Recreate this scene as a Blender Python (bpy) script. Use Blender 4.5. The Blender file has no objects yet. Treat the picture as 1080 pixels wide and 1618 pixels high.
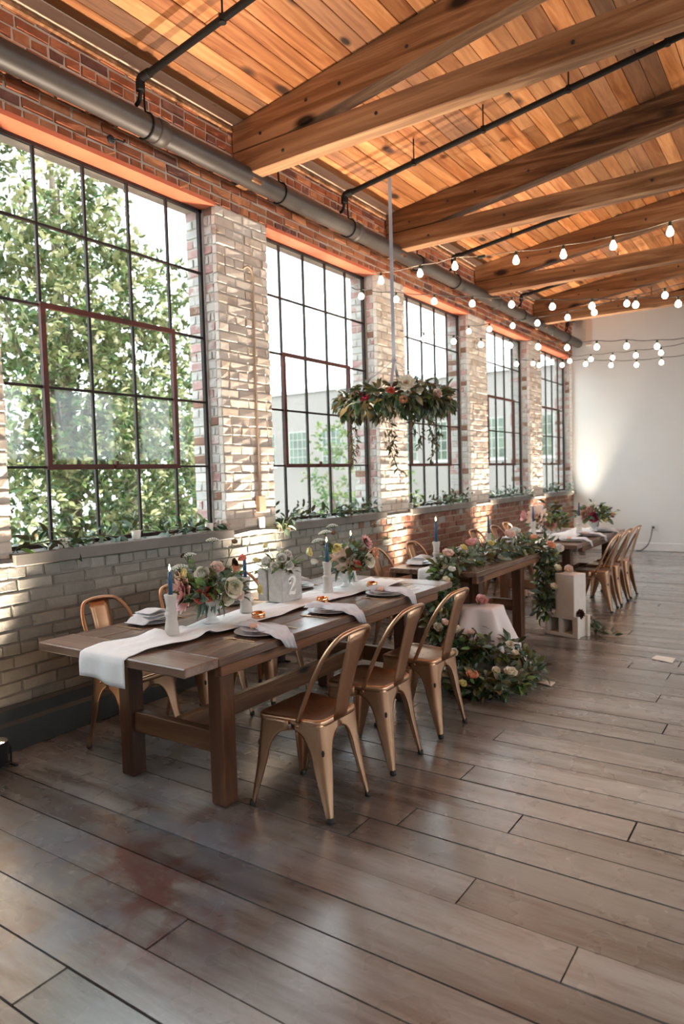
import bpy, math, random
import numpy as np
from mathutils import Vector, Matrix, Euler

rnd = random.Random(7)
S = bpy.context.scene
COL = S.collection
PI = math.pi

# ------------------------------------------------------------------ camera
CAM = Vector((3.886, 0.0, 1.55))
YAW, PIT, ROL, FPX = 0.59678, -0.05224, -0.02787, 1099.1


def cam_axes():
    f = Vector((-math.sin(YAW) * math.cos(PIT), math.cos(YAW) * math.cos(PIT), math.sin(PIT)))
    r = Vector((math.cos(YAW), math.sin(YAW), 0))
    u = r.cross(f)
    r2 = r * math.cos(ROL) + u * math.sin(ROL)
    u2 = -r * math.sin(ROL) + u * math.cos(ROL)
    return r2, u2, f


CR, CU, CF = cam_axes()
cd = bpy.data.cameras.new('camera')
cam = bpy.data.objects.new('camera', cd)
COL.objects.link(cam)
cam.matrix_world = Matrix(((CR.x, CU.x, -CF.x, CAM.x), (CR.y, CU.y, -CF.y, CAM.y), (CR.z, CU.z, -CF.z, CAM.z), (0, 0, 0, 1)))
cd.sensor_fit = 'HORIZONTAL'
cd.sensor_width = 36
cd.lens = FPX / 1080 * 36
cd.clip_start = .05
cd.clip_end = 300
S.camera = cam
cd.dof.use_dof = True
cd.dof.focus_distance = 3.7
cd.dof.aperture_fstop = 3.4


def pj(p):
    d = Vector(p) - CAM
    z = d.dot(CF)
    if z < .05:
        return None
    return 540 + FPX * d.dot(CR) / z, 809 - FPX * d.dot(CU) / z, z


def shown(p, m=40):
    q = pj(p)
    return q is not None and -m < q[0] < 1080 + m and -m < q[1] < 1618 + m


# ------------------------------------------------------------------ world, sun, exposure
S.view_settings.view_transform = 'Standard'
S.view_settings.look = 'None'
S.view_settings.exposure = 1.98
S.view_settings.gamma = 1
S.view_settings.use_curve_mapping = False
W = bpy.data.worlds.new('overcast_sky')
S.world = W
W.use_nodes = True
bg = W.node_tree.nodes['Background']
bg.inputs[0].default_value = (.86, .945, 1, 1)
bg.inputs[1].default_value = 2.4
S.cycles.max_bounces = 9
S.cycles.diffuse_bounces = 5
S.cycles.glossy_bounces = 4
S.cycles.transmission_bounces = 4
S.cycles.transparent_max_bounces = 24
S.cycles.caustics_reflective = False
S.cycles.caustics_refractive = False
S.cycles.sample_clamp_indirect = 4
sd = bpy.data.lights.new('sun', 'SUN')
sd.energy = 2.5
sd.angle = .12
sd.color = (1, .95, .86)
so = bpy.data.objects.new('sun', sd)
COL.objects.link(so)
so.rotation_euler = Vector((-.3, .05, -.95)).to_track_quat('-Z', 'Y').to_euler()

# room dimensions
YB, YF, XR = -3.2, 13.79, 10.0
WIN_W, WIN_P, WIN_0 = 1.80, 2.413, 2.275
Z_LIN, Z_SILL = 3.695, 1.146
WINS = [(WIN_0 + WIN_P * k, WIN_0 + WIN_P * k + WIN_W) for k in range(-2, 5)]
REV = -.15          # plane of the window frames
XOUT = -.34         # outer face of the wall


def deck_z(x):
    return 4.36 + .14 * (x if x <= 5 else 10 - x)


for i, (a, b) in enumerate(WINS):           # portals guide sky light through the openings
    for x, s in ((-.36, 1), (XR + .36, -1)):
        ld = bpy.data.lights.new('window_portal', 'AREA')
        ld.shape = 'RECTANGLE'
        ld.size = 2.55 if s > 0 else 1.6
        ld.size_y = 1.8
        ld.cycles.is_portal = True
        lo = bpy.data.objects.new('window_portal', ld)
        COL.objects.link(lo)
        lo.location = (x, (a + b) / 2, (Z_LIN + (Z_SILL if s > 0 else 2.1)) / 2)
        lo.rotation_euler = (0, -s * PI / 2, 0)


# ------------------------------------------------------------------ materials
MATS = {}


class N:
    def __init__(self, name):
        self.m = bpy.data.materials.new(name)
        self.m.use_nodes = True
        self.t = self.m.node_tree
        self.b = self.t.nodes['Principled BSDF']
        MATS[name] = self.m

    def n(self, typ, **kw):
        o = self.t.nodes.new(typ)
        for k, v in kw.items():
            if k in o.inputs:
                o.inputs[k].default_value = v
            else:
                setattr(o, k, v)
        return o

    def l(self, a, b):
        self.t.links.new(a, b)

    def ramp(self, src, stops):
        r = self.t.nodes.new('ShaderNodeValToRGB')
        e = r.color_ramp.elements
        while len(e) < len(stops):
            e.new(.5)
        for q, (p, c) in zip(e, stops):
            q.position = p
            q.color = (*c, 1)
        self.l(src, r.inputs[0])
        return r.outputs[0]

    def mix(self, fac, a, b, mode='MIX'):
        x = self.t.nodes.new('ShaderNodeMix')
        x.data_type = 'RGBA'
        x.blend_type = mode
        for s, v in ((0, fac), (6, a), (7, b)):
            if hasattr(v, 'links'):
                self.l(v, x.inputs[s])
            elif s == 0:
                x.inputs[0].default_value = v
            else:
                x.inputs[s].default_value = (*v, 1)
        return x.outputs[2]

    def coords(self, scale=(1, 1, 1), shift=True):
        tc = self.n('ShaderNodeTexCoord')
        mp = self.n('ShaderNodeMapping')
        mp.inputs['Scale'].default_value = scale
        self.l(tc.outputs['Object'], mp.inputs[0])
        if shift:
            oi = self.n('ShaderNodeObjectInfo')
            mu = self.n('ShaderNodeMath', operation='MULTIPLY')
            mu.inputs[1].default_value = 57.0
            self.l(oi.outputs['Random'], mu.inputs[0])
            self.l(mu.outputs[0], mp.inputs['Location'])
        return mp.outputs[0]

    def noise(self, vec, scale=5, detail=4, rough=.55, dist=0):
        o = self.n('ShaderNodeTexNoise')
        o.inputs['Scale'].default_value = scale
        o.inputs['Detail'].default_value = detail
        o.inputs['Roughness'].default_value = rough
        o.inputs['Distortion'].default_value = dist
        self.l(vec, o.inputs['Vector'])
        return o.outputs[0]

    def bump(self, h, s=.3, d=.01):
        o = self.n('ShaderNodeBump')
        o.inputs['Strength'].default_value = s
        o.inputs['Distance'].default_value = d
        self.l(h, o.inputs['Height'])
        self.l(o.outputs[0], self.b.inputs['Normal'])

    def base(self, c):
        if hasattr(c, 'links'):
            self.l(c, self.b.inputs['Base Color'])
        else:
            self.b.inputs['Base Color'].default_value = (*c, 1)


def plain(name, c, rough=.6, metal=0., c2=None, scale=8, bump=0, spec=.5, rvar=0, sub=0, trans=0):
    m = N(name)
    m.b.inputs['Roughness'].default_value = rough
    m.b.inputs['Metallic'].default_value = metal
    m.b.inputs['Specular IOR Level'].default_value = spec
    if sub:
        m.b.inputs['Subsurface Weight'].default_value = sub
        m.b.inputs['Subsurface Radius'].default_value = (.02, .01, .008)
    if c2 or bump:
        v = m.coords()
        n = m.noise(v, scale)
        if c2:
            col = m.ramp(n, [(.3, c), (.7, c2)])
            m.base(col)
        else:
            m.base(c)
        if bump:
            m.bump(m.noise(v, scale * 5, 3), bump, .004)
    else:
        m.base(c)
    return m.m


def emit(name, c, s):
    m = N(name)
    m.base((0, 0, 0))
    m.b.inputs['Emission Color'].default_value = (*c, 1)
    m.b.inputs['Emission Strength'].default_value = s
    return m.m


def wood(name, dark, mid, light, axis=0, rough=.6, grain=26, knots=.07, var=.35, bump=.25, spec=.4):
    m = N(name)
    sc = [1, 1, 1]
    sc[axis] = .07
    v = m.coords(sc)
    n1 = m.noise(v, grain, 5, .6, 1.2)
    n2 = m.noise(v, grain * .16, 3, .5, .8)
    c = m.ramp(n1, [(.36, dark), (.5, mid), (.64, light)])
    c2 = m.ramp(n2, [(.34, dark), (.5, mid), (.66, light)])
    col = m.mix(.5, c, c2)
    if knots:
        sk = [1, 1, 1]
        sk[axis] = .45
        vk = m.coords(sk)
        vo = m.n('ShaderNodeTexVoronoi')
        vo.inputs['Scale'].default_value = 3.6
        m.l(vk, vo.inputs['Vector'])
        k = m.ramp(vo.outputs['Distance'], [(knots * .7, (1, 1, 1)), (knots * 1.5, (0, 0, 0))])
        col = m.mix(k, col, tuple(x * .22 for x in dark))
    oi = m.n('ShaderNodeObjectInfo')
    rv = m.ramp(oi.outputs['Random'], [(0, (1 - var,) * 3), (1, (1 + var * .5,) * 3)])
    col = m.mix(1., col, rv, 'MULTIPLY')
    m.base(col)
    m.b.inputs['Roughness'].default_value = rough
    m.b.inputs['Specular IOR Level'].default_value = spec
    if bump:
        m.bump(n1, bump, .004)
    return m.m


def brickmat(name, c1, c2, patch=None, pf=.5, rough=.85):
    m = N(name)
    v = m.coords()
    n = m.noise(v, 9, 5, .65)
    col = m.ramp(n, [(.3, c1), (.7, c2)])
    if patch:
        n2 = m.noise(v, 4, 5, .7)
        k = m.ramp(n2, [(pf, (0, 0, 0)), (pf + .08, (1, 1, 1))])
        col = m.mix(k, col, patch)
    oi = m.n('ShaderNodeObjectInfo')
    rv = m.ramp(oi.outputs['Random'], [(0, (.78,) * 3), (1, (1.12,) * 3)])
    col = m.mix(1., col, rv, 'MULTIPLY')
    m.base(col)
    m.b.inputs['Roughness'].default_value = rough
    m.b.inputs['Specular IOR Level'].default_value = .3
    m.bump(m.noise(v, 38, 6, .75), .7, .009)
    return m.m


M = MATS
brickmat('brick_red', (.29, .085, .038), (.45, .15, .07), (.5, .27, .17), .62)
brickmat('brick_orange', (.42, .15, .065), (.56, .23, .11), (.42, .25, .18), .66)
brickmat('brick_dark', (.15, .06, .042), (.26, .105, .075), (.3, .15, .1), .7)
brickmat('brick_paint', (.66, .58, .49), (.78, .72, .64), (.5, .36, .27), .7, .7)
brickmat('brick_paint_worn', (.6, .5, .4), (.72, .63, .53), (.42, .22, .14), .6, .75)
brickmat('brick_paint_shaded', (.25, .24, .21), (.34, .325, .285), (.19, .165, .14), .66, .6)  # lower wall's paint, with the shade below the sills put into its colour
brickmat('brick_pink', (.42, .22, .2), (.52, .36, .33), (.58, .54, .5), .5)
brickmat('brick_ash', (.47, .44, .41), (.6, .57, .53), (.4, .3, .27), .62)
brickmat('brick_brown', (.2, .105, .07), (.3, .165, .115), (.42, .34, .28), .58)
brickmat('mortar_cream', (.6, .46, .35), (.74, .6, .48), (.4, .22, .14), .6)
brickmat('mortar_paint', (.55, .49, .42), (.66, .6, .52), (.36, .26, .2), .62)
brickmat('mortar_shaded', (.24, .23, .2), (.31, .295, .26), (.2, .165, .135), .6)  # lower wall's joints, darkened to match the shade painted on those bricks
brickmat('mortar_brown', (.36, .28, .22), (.46, .36, .29))
plain('white_wall', (.74, .76, .75), .75, c2=(.78, .8, .79), scale=1.5)
plain('white_trim', (.78, .8, .8), .5)
plain('grey_base', (.035, .04, .04), .45, c2=(.05, .056, .055), scale=4)
plain('sill_paint', (.13, .12, .105), .5, c2=(.19, .175, .155), scale=5, bump=.2)
plain('red_lintel', (.62, .13, .06), .5, c2=(.7, .2, .1), scale=3)
plain('steel_dark', (.016, .014, .013), .6, c2=(.04, .024, .018), scale=14, spec=.2)
plain('steel_red', (.11, .028, .018), .55, c2=(.06, .022, .016), scale=14, spec=.25)
plain('pipe_grey', (.035, .027, .023), .5, c2=(.065, .052, .044), scale=3, bump=.15)
plain('pipe_black', (.008, .007, .006), .6, spec=.2)
plain('black', (.015, .015, .016), .5)
wood('beam', (.06, .024, .01), (.28, .125, .05), (.58, .34, .18), 0, .6, 11, .14, .25, .5)
wood('deck', (.2, .058, .016), (.42, .155, .048), (.62, .3, .125), 1, .5, 16, .12, .45, .3)
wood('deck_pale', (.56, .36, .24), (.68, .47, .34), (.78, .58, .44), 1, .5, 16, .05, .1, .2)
wood('deck_dark', (.1, .045, .02), (.24, .1, .045), (.34, .16, .075), 1, .6, 18, .08, .3, .3)
wood('table_top', (.07, .032, .02), (.16, .09, .06), (.28, .19, .14), 1, .27, 20, .09, .3, .15, .6)
wood('table_end', (.09, .045, .028), (.2, .12, .085), (.33, .23, .17), 0, .28, 20, .09, .2, .15, .6)
wood('table_leg', (.035, .013, .007), (.085, .034, .016), (.15, .066, .033), 2, .42, 18, .08, .25, .2, .4)
wood('table_rail', (.07, .028, .012), (.17, .075, .034), (.29, .14, .07), 1, .42, 18, .09, .25, .2, .4)
wood('table_rail_x', (.07, .028, .012), (.17, .075, .034), (.29, .14, .07), 0, .42, 18, .09, .25, .2, .4)
plain('copper', (.47, .27, .16), .33, 1., c2=(.56, .36, .23), scale=5)
plain('copper_bright', (.86, .4, .2), .14, 1.)
plain('gold', (.75, .5, .3), .25, 1.)
plain('rubber', (.02, .02, .02), .7)
plain('linen', (.8, .81, .83), .85, c2=(.86, .87, .88), scale=30, bump=.12, spec=.2)
plain('linen_grey', (.62, .63, .68), .85, c2=(.72, .73, .76), scale=25, bump=.12, spec=.2)
plain('linen_tan', (.66, .55, .47), .85, spec=.2)
plain('linen_pink', (.74, .67, .66), .85, c2=(.8, .76, .76), scale=4, bump=.1, spec=.2)
plain('plate', (.5, .49, .52), .25, c2=(.56, .55, .57), scale=3)
plain('charger', (.4, .38, .4), .3)
plain('stone', (.5, .47, .43), .75, c2=(.6, .57, .52), scale=9, bump=.15)
plain('ceramic', (.72, .72, .7), .35)
plain('concrete', (.4, .39, .37), .85, c2=(.55, .54, .51), scale=26, bump=.4)
plain('cinder_white', (.66, .6, .53), .8, c2=(.72, .67, .6), scale=12, bump=.3)
plain('cinder_grey', (.22, .2, .18), .85, c2=(.3, .28, .25), scale=18, bump=.4)
plain('candle_blue', (.02, .09, .19), .4, sub=.1)
plain('candle_white', (.8, .77, .7), .5, sub=.2)
plain('band_peach', (.75, .45, .32), .6)
plain('ribbon', (.36, .4, .47), .55)
plain('paper', (.8, .8, .76), .7)
plain('socket', (.03, .045, .03), .5)
plain('cable_dark', (.05, .045, .04), .6)
plain('cable_tan', (.42, .31, .22), .6)
plain('outlet', (.72, .74, .74), .4)
plain('number_white', (.85, .84, .8), .6)
emit('bulb_glow', (1, .86, .66), 9)
emit('flame', (1, .62, .25), 14)
emit('uplight_lens', (1, .72, .45), 12)
plain('petal_pink', (.8, .42, .42), .6, c2=(.86, .6, .56), scale=20, sub=.1)
plain('petal_blush', (.86, .66, .58), .6, c2=(.9, .76, .68), scale=20, sub=.1)
plain('petal_coral', (.8, .17, .13), .6, c2=(.84, .3, .22), scale=20)
plain('petal_magenta', (.62, .05, .16), .6)
plain('petal_cream', (.82, .76, .6), .6, c2=(.86, .82, .7), scale=20, sub=.1)
plain('petal_white', (.82, .82, .77), .6)
plain('petal_yellow', (.82, .75, .38), .6)
plain('petal_peach', (.86, .46, .28), .6, c2=(.88, .58, .4), scale=20)
plain('petal_dark', (.05, .012, .012), .6)
plain('seed_brown', (.16, .09, .04), .8)
plain('stem_green', (.12, .2, .06), .6)
plain('bark', (.12, .09, .065), .9, c2=(.2, .16, .12), scale=12, bump=.5)
plain('twig', (.09, .07, .03), .8)


def leafmat(name, c1, c2, back, rough=.35, tr=.25):
    m = N(name)
    oi = m.n('ShaderNodeObjectInfo')
    v = m.coords()
    n = m.noise(v, 2.3, 3)
    col = m.mix(oi.outputs['Random'], c1, c2)
    col = m.mix(m.ramp(n, [(.35, (0, 0, 0)), (.65, (1, 1, 1))]), col, m.mix(.5, c1, c2))
    ge = m.n('ShaderNodeNewGeometry')
    col = m.mix(ge.outputs['Backfacing'], col, back)
    m.base(col)
    m.b.inputs['Roughness'].default_value = rough
    if tr:
        tl = m.n('ShaderNodeBsdfTranslucent')
        m.l(col, tl.inputs[0])
        mx = m.n('ShaderNodeMixShader')
        mx.inputs[0].default_value = tr
        m.l(m.b.outputs[0], mx.inputs[1])
        m.l(tl.outputs[0], mx.inputs[2])
        m.l(mx.outputs[0], m.t.nodes['Material Output'].inputs[0])
    return m.m


leafmat('leaf_dark', (.012, .04, .018), (.035, .085, .03), (.07, .06, .025))
leafmat('leaf_sage', (.1, .17, .13), (.2, .27, .2), (.22, .28, .22))
leafmat('leaf_olive', (.06, .1, .025), (.15, .17, .05), (.17, .13, .05))
leafmat('leaf_bronze', (.17, .15, .07), (.4, .36, .25), (.26, .2, .11))
leafmat('leaf_bright', (.09, .2, .04), (.2, .32, .09), (.2, .3, .1))
leafmat('tree_dark', (.03, .075, .018), (.07, .13, .03), (.1, .12, .045), .3, .3)
leafmat('tree_mid', (.14, .2, .06), (.27, .33, .11), (.22, .22, .1), .3, .35)
leafmat('tree_light', (.42, .45, .2), (.62, .6, .34), (.4, .38, .2), .3, .35)
leafmat('hedge_leaf', (.06, .12, .03), (.11, .2, .05), (.1, .17, .05), .5, .3)
plain('facade', (.21, .19, .17), .85, c2=(.24, .215, .195), scale=.6)
plain('facade_trim', (.5, .5, .48), .8)
plain('facade_glass', (.03, .045, .035), .12, c2=(.1, .14, .09), scale=1.6)
plain('facade_bar', (.3, .29, .26), .6)
plain('asphalt', (.2, .2, .19), .9, c2=(.27, .27, .25), scale=3)


def glass():
    m = N('glass')
    tr = m.n('ShaderNodeBsdfTransparent')
    tr.inputs[0].default_value = (.8, .815, .81, 1)
    gl = m.n('ShaderNodeBsdfGlossy')
    gl.inputs['Roughness'].default_value = .03
    lw = m.n('ShaderNodeLayerWeight')
    pw = m.n('ShaderNodeMath', operation='POWER')
    pw.inputs[1].default_value = 5
    m.l(lw.outputs['Facing'], pw.inputs[0])
    ma = m.n('ShaderNodeMath', operation='MULTIPLY_ADD')
    ma.inputs[1].default_value = .5
    ma.inputs[2].default_value = .02
    m.l(pw.outputs[0], ma.inputs[0])
    mx = m.n('ShaderNodeMixShader')
    m.l(ma.outputs[0], mx.inputs[0])
    m.l(tr.outputs[0], mx.inputs[1])
    m.l(gl.outputs[0], mx.inputs[2])
    m.l(mx.outputs[0], m.t.nodes['Material Output'].inputs[0])


glass()


def floor_mat():
    m = N('floor_wood')
    v = m.coords((.09, 1, 1))
    vw = m.n('ShaderNodeNewGeometry').outputs['Position']
    g = m.noise(v, 24, 5, .65, .8)
    col = m.ramp(g, [(.25, (.085, .055, .042)), (.5, (.15, .11, .088)), (.8, (.25, .205, .17))])
    st = m.n('ShaderNodeMapping')
    st.inputs['Scale'].default_value = (.3, 2.2, 1)
    m.l(vw, st.inputs[0])
    w1 = m.noise(st.outputs[0], 2.6, 7, .72)
    col = m.mix(m.ramp(w1, [(.36, (0, 0, 0)), (.58, (.85, .85, .85))]), col, (.4, .4, .385))
    w2 = m.noise(st.outputs[0], 1.9, 6, .7, .4)
    col = m.mix(m.ramp(w2, [(.33, (.6, .6, .6)), (.44, (0, 0, 0))]), col, (.07, .04, .032))
    fl = m.noise(vw, 26, 4, .75)           # flaked specks of finish
    col = m.mix(m.ramp(fl, [(.68, (0, 0, 0)), (.74, (.5, .5, .5))]), col, (.06, .03, .025))
    # old red and blue paint spills in the corner nearest the first window
    sx = m.n('ShaderNodeSeparateXYZ')
    m.l(vw, sx.inputs[0])
    dist = m.n('ShaderNodeVectorMath', operation='DISTANCE')
    dist.inputs[1].default_value = (1.55, 1.65, 0)
    m.l(vw, dist.inputs[0])
    near = m.ramp(dist.outputs['Value'], [(.45, (1, 1, 1)), (1.15, (0, 0, 0))])
    w3 = m.noise(vw, 3.1, 5, .65, .5)
    red = m.mix(1., m.ramp(w3, [(.47, (0, 0, 0)), (.6, (.75, .75, .75))]), near, 'MULTIPLY')
    col = m.mix(red, col, (.17, .045, .032))
    w4 = m.noise(vw, 2.7, 4, .6, .3)
    blu = m.mix(1., m.ramp(w4, [(.48, (0, 0, 0)), (.6, (.75, .75, .75))]), near, 'MULTIPLY')
    col = m.mix(blu, col, (.24, .27, .33))
    oi = m.n('ShaderNodeObjectInfo')
    rv = m.ramp(oi.outputs['Random'], [(0, (.42, .42, .425)), (1, (.88, .885, .895))])
    col = m.mix(1., col, rv, 'MULTIPLY')
    m.base(col)
    r = m.ramp(m.noise(vw, 3, 3, .6), [(.25, (.22,) * 3), (.75, (.33,) * 3)])
    m.l(r, m.b.inputs['Roughness'])
    m.b.inputs['Specular IOR Level'].default_value = .7
    m.b.inputs['Coat Weight'].default_value = .9
    m.b.inputs['Coat Roughness'].default_value = .25
    m.b.inputs['Coat IOR'].default_value = 1.6
    m.bump(m.noise(v, 40, 5, .7), .16, .004)


floor_mat()


# ------------------------------------------------------------------ mesh helpers
class MB:
    def __init__(self):
        self.v, self.f, self.mi, self.mats = [], [], [], []

    def mat(self, m):
        if m not in self.mats:
            self.mats.append(m)
        return self.mats.index(m)

    def add(self, vs, fs, m='white_wall'):
        k = len(self.v)
        i = self.mat(m)
        self.v += [tuple(p) for p in vs]
        self.f += [tuple(q + k for q in f) for f in fs]
        self.mi += [i] * len(fs)
        return self

    def box(self, a, b, m, bev=0):
        (x0, y0, z0), (x1, y1, z1) = a, b
        if bev:
            return self.bbox(a, b, m, bev)
        v = [(x0, y0, z0), (x1, y0, z0), (x1, y1, z0), (x0, y1, z0), (x0, y0, z1), (x1, y0, z1), (x1, y1, z1), (x0, y1, z1)]
        return self.add(v, [(0, 3, 2, 1), (4, 5, 6, 7), (0, 1, 5, 4), (1, 2, 6, 5), (2, 3, 7, 6), (3, 0, 4, 7)], m)

    def bbox(self, a, b, m, r):
        # box with chamfered edges: 24 vertices
        c = [(a[i] + b[i]) / 2 for i in range(3)]
        h = [abs(b[i] - a[i]) / 2 for i in range(3)]
        r = min(r, *[q * .9 for q in h])
        vs, idx = [], {}
        for sx in (-1, 1):
            for sy in (-1, 1):
                for sz in (-1, 1):
                    s = (sx, sy, sz)
                    for ax in range(3):
                        p = [c[i] + s[i] * (h[i] if i == ax else h[i] - r) for i in range(3)]
                        idx[(s, ax)] = len(vs)
                        vs.append(p)
        fs = []
        for ax in range(3):
            o = [i for i in range(3) if i != ax]
            for sg in (-1, 1):
                q = []
                for u, w in ((-1, -1), (1, -1), (1, 1), (-1, 1)):
                    s = [0, 0, 0]
                    s[ax], s[o[0]], s[o[1]] = sg, u, w
                    q.append(idx[(tuple(s), ax)])
                fs.append(q)
            for u in (-1, 1):
                for w in (-1, 1):
                    q = []
                    for e, axx in ((-1, 0), (1, 0), (1, 1), (-1, 1)):
                        s = [0, 0, 0]
                        s[ax], s[o[0]], s[o[1]] = e, u, w
                        q.append(idx[(tuple(s), o[axx])])
                    fs.append(q)
        for sx in (-1, 1):
            for sy in (-1, 1):
                for sz in (-1, 1):
                    fs.append([idx[((sx, sy, sz), i)] for i in range(3)])
        # consistent outward orientation
        out = []
        C = Vector(c)
        for f in fs:
            p = [Vector(vs[i]) for i in f]
            nrm = (p[1] - p[0]).cross(p[2] - p[0])
            mid = sum(p, Vector()) / len(p)
            out.append(tuple(f) if nrm.dot(mid - C) > 0 else tuple(reversed(f)))
        return self.add(vs, out, m)

    def prism(self, poly, y0, y1, m, axis='y'):
        n = len(poly)
        if axis == 'y':
            v = [(p[0], y0, p[1]) for p in poly] + [(p[0], y1, p[1]) for p in poly]
        else:
            v = [(p[0], p[1], y0) for p in poly] + [(p[0], p[1], y1) for p in poly]
        f = [tuple(range(n)), tuple(range(2 * n - 1, n - 1, -1))]
        f += [(i, i + n, (i + 1) % n + n, (i + 1) % n) for i in range(n)]
        return self.add(v, f, m)

    def lathe(self, prof, m, n=20, c=(0, 0, 0)):
        vs, fs = [], []
        for (r, z) in prof:
            for i in range(n):
                a = 2 * PI * i / n
                vs.append((c[0] + r * math.cos(a), c[1] + r * math.sin(a), c[2] + z))
        for j in range(len(prof) - 1):
            for i in range(n):
                k = (i + 1) % n
                fs.append((j * n + i, j * n + k, (j + 1) * n + k, (j + 1) * n + i))
        fs.append(tuple(range(n - 1, -1, -1)))
        L = (len(prof) - 1) * n
        fs.append(tuple(L + i for i in range(n)))
        return self.add(vs, fs, m)

    def tube(self, pts, r, m, n=8, closed=False):
        P = [Vector(p) for p in pts]
        k = len(P)
        rr = r if isinstance(r, (list, tuple)) else [r] * k
        vs, fs = [], []
        up = None
        for i in range(k):
            a = P[i - 1] if (i or closed) else P[i]
            b = P[(i + 1) % k] if (i < k - 1 or closed) else P[i]
            t = (b - a).normalized()
            if up is None:
                up = t.orthogonal().normalized()
            up = (up - t * up.dot(t))
            if up.length < 1e-5:
                up = t.orthogonal()
            up.normalize()
            s = t.cross(up)
            for j in range(n):
                q = 2 * PI * j / n
                vs.append(P[i] + (up * math.cos(q) + s * math.sin(q)) * rr[i])
        for i in range(k if closed else k - 1):
            for j in range(n):
                i2, j2 = (i + 1) % k, (j + 1) % n
                fs.append((i * n + j, i * n + j2, i2 * n + j2, i2 * n + j))
        if not closed:
            fs.append(tuple(range(n - 1, -1, -1)))
            fs.append(tuple((k - 1) * n + j for j in range(n)))
        return self.add(vs, fs, m)

    def grid(self, fn, nu, nv, m):
        vs = [fn(i / nu, j / nv) for j in range(nv + 1) for i in range(nu + 1)]
        fs = [(j * (nu + 1) + i, j * (nu + 1) + i + 1, (j + 1) * (nu + 1) + i + 1, (j + 1) * (nu + 1) + i) for j in range(nv) for i in range(nu)]
        return self.add(vs, fs, m)

    def mesh(self, name, smooth=False):
        me = bpy.data.meshes.new(name)
        me.from_pydata(self.v, [], self.f)
        for q in self.mats:
            me.materials.append(M[q])
        if len(self.mats) > 1:
            me.polygons.foreach_set('material_index', self.mi)
        if smooth:
            me.polygons.foreach_set('use_smooth', [True] * len(me.polygons))
        me.update()
        return me


def link(name, data, parent=None, loc=(0, 0, 0), rot=(0, 0, 0)):
    o = bpy.data.objects.new(name, data)
    COL.objects.link(o)
    o.location = loc
    o.rotation_euler = rot
    if parent is not None:
        o.parent = parent
    return o


def tag(o, label=None, cat=None, group=None, kind=None):
    for k, v in (('label', label), ('category', cat), ('group', group), ('kind', kind)):
        if v:
            o[k] = v
    return o


def thing(name, label, cat, loc=(0, 0, 0), rz=0, group=None):
    return tag(link(name, None, None, loc, (0, 0, rz)), label, cat, group)


def part(name, mb, parent, smooth=False, loc=(0, 0, 0), rot=(0, 0, 0)):
    return link(name, mb.mesh(name, smooth), parent, loc, rot)


def solidify(o, t, off=0):
    md = o.modifiers.new('thickness', 'SOLIDIFY')
    md.thickness = t
    md.offset = off


def subsurf(o, n=1):
    md = o.modifiers.new('smooth', 'SUBSURF')
    md.levels = md.render_levels = n


def copy_tree(o, parent=None):
    c = o.copy()
    COL.objects.link(c)
    c.parent = parent
    for ch in o.children:
        copy_tree(ch, c)
    return c


def crom(pts, n=6, closed=False):
    P = [Vector(p) for p in pts]
    out = []
    k = len(P)
    for i in range(k if closed else k - 1):
        p0 = P[i - 1] if (i or closed) else P[0]
        p1, p2 = P[i], P[(i + 1) % k]
        p3 = P[(i + 2) % k] if (i + 2 < k or closed) else P[-1]
        for j in range(n):
            t = j / n
            out.append(.5 * ((2 * p1) + (p2 - p0) * t + (2 * p0 - 5 * p1 + 4 * p2 - p3) * t * t + (3 * p1 - p0 - 3 * p2 + p3) * t ** 3))
    if not closed:
        out.append(P[-1])
    return out


def sn(x, y=0, z=0, s=1.0):
    return (math.sin(x * 1.7 * s + y * 2.3 * s + 1.3) + math.sin(x * 3.1 * s - y * 1.9 * s + z) + math.sin(y * 4.3 * s + x * .7 * s + 2 * z)) / 3


# ================================================================== THE SETTING
# ------------------------------------------------------------------ floor
fb = MB().box((0, YB, -.2), (XR, YF, -.014), 'black')
floor = part('floor', fb, None)
tag(floor, 'worn dark plank floor running across the whole hall', 'floor', kind='structure')
PW = .19
BUTTS = {1: 2.062, 4: 3.26, 5: 2.825, 9: 3.253, 16: 3.165, 0: 4.6, 2: 4.4, 3: 3.9}
planks = []
k0 = int(math.floor((YB - 1.266) / PW)) + 1
k = k0
while 1.266 + PW * k < YF - .02:
    y0, y1 = 1.266 + PW * k, min(1.266 + PW * (k + 1), YF)
    cuts = [0.004]
    if k in BUTTS:
        cuts.append(BUTTS[k])
        x = BUTTS[k] + rnd.uniform(2, 3)
    else:
        x = rnd.uniform(.7, 3.4)
    while x < XR - .5:
        cuts.append(x)
        x += rnd.uniform(2.2, 3.8)
    cuts.append(XR - .004)
    for a, b in zip(cuts, cuts[1:]):
        c = ((a + b) / 2, (y0 + y1) / 2, 0)
        vis = [q for q in ((a, c[1], 0), c, (b, c[1], 0), (a * .6 + b * .4, c[1], 0)) if shown(q, 5)]
        d = min([(Vector(q) - CAM).length for q in vis], default=999)
        planks.append((d, a, b, y0, y1))
    k += 1
planks.sort()


def plank_mb(mb, a, b, y0, y1, dz):
    g = rnd.uniform(.0024, .005)
    mb.box((a + g, y0 + g, -.03 + dz), (b - g, y1 - g, dz), 'floor_wood')


rest = MB()
for i, (d, a, b, y0, y1) in enumerate(planks):
    dz = rnd.uniform(-.0035, 0)
    if i < 290 and d < 99:
        mb = MB()
        cx, cy = (a + b) / 2, (y0 + y1) / 2
        plank_mb(mb, a - cx, b - cx, y0 - cy, y1 - cy, dz)
        part('plank', mb, floor, loc=(cx, cy, 0))
    else:
        plank_mb(rest, a, b, y0, y1, dz)
tag(part('plank_field', rest, floor), kind='stuff')

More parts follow.
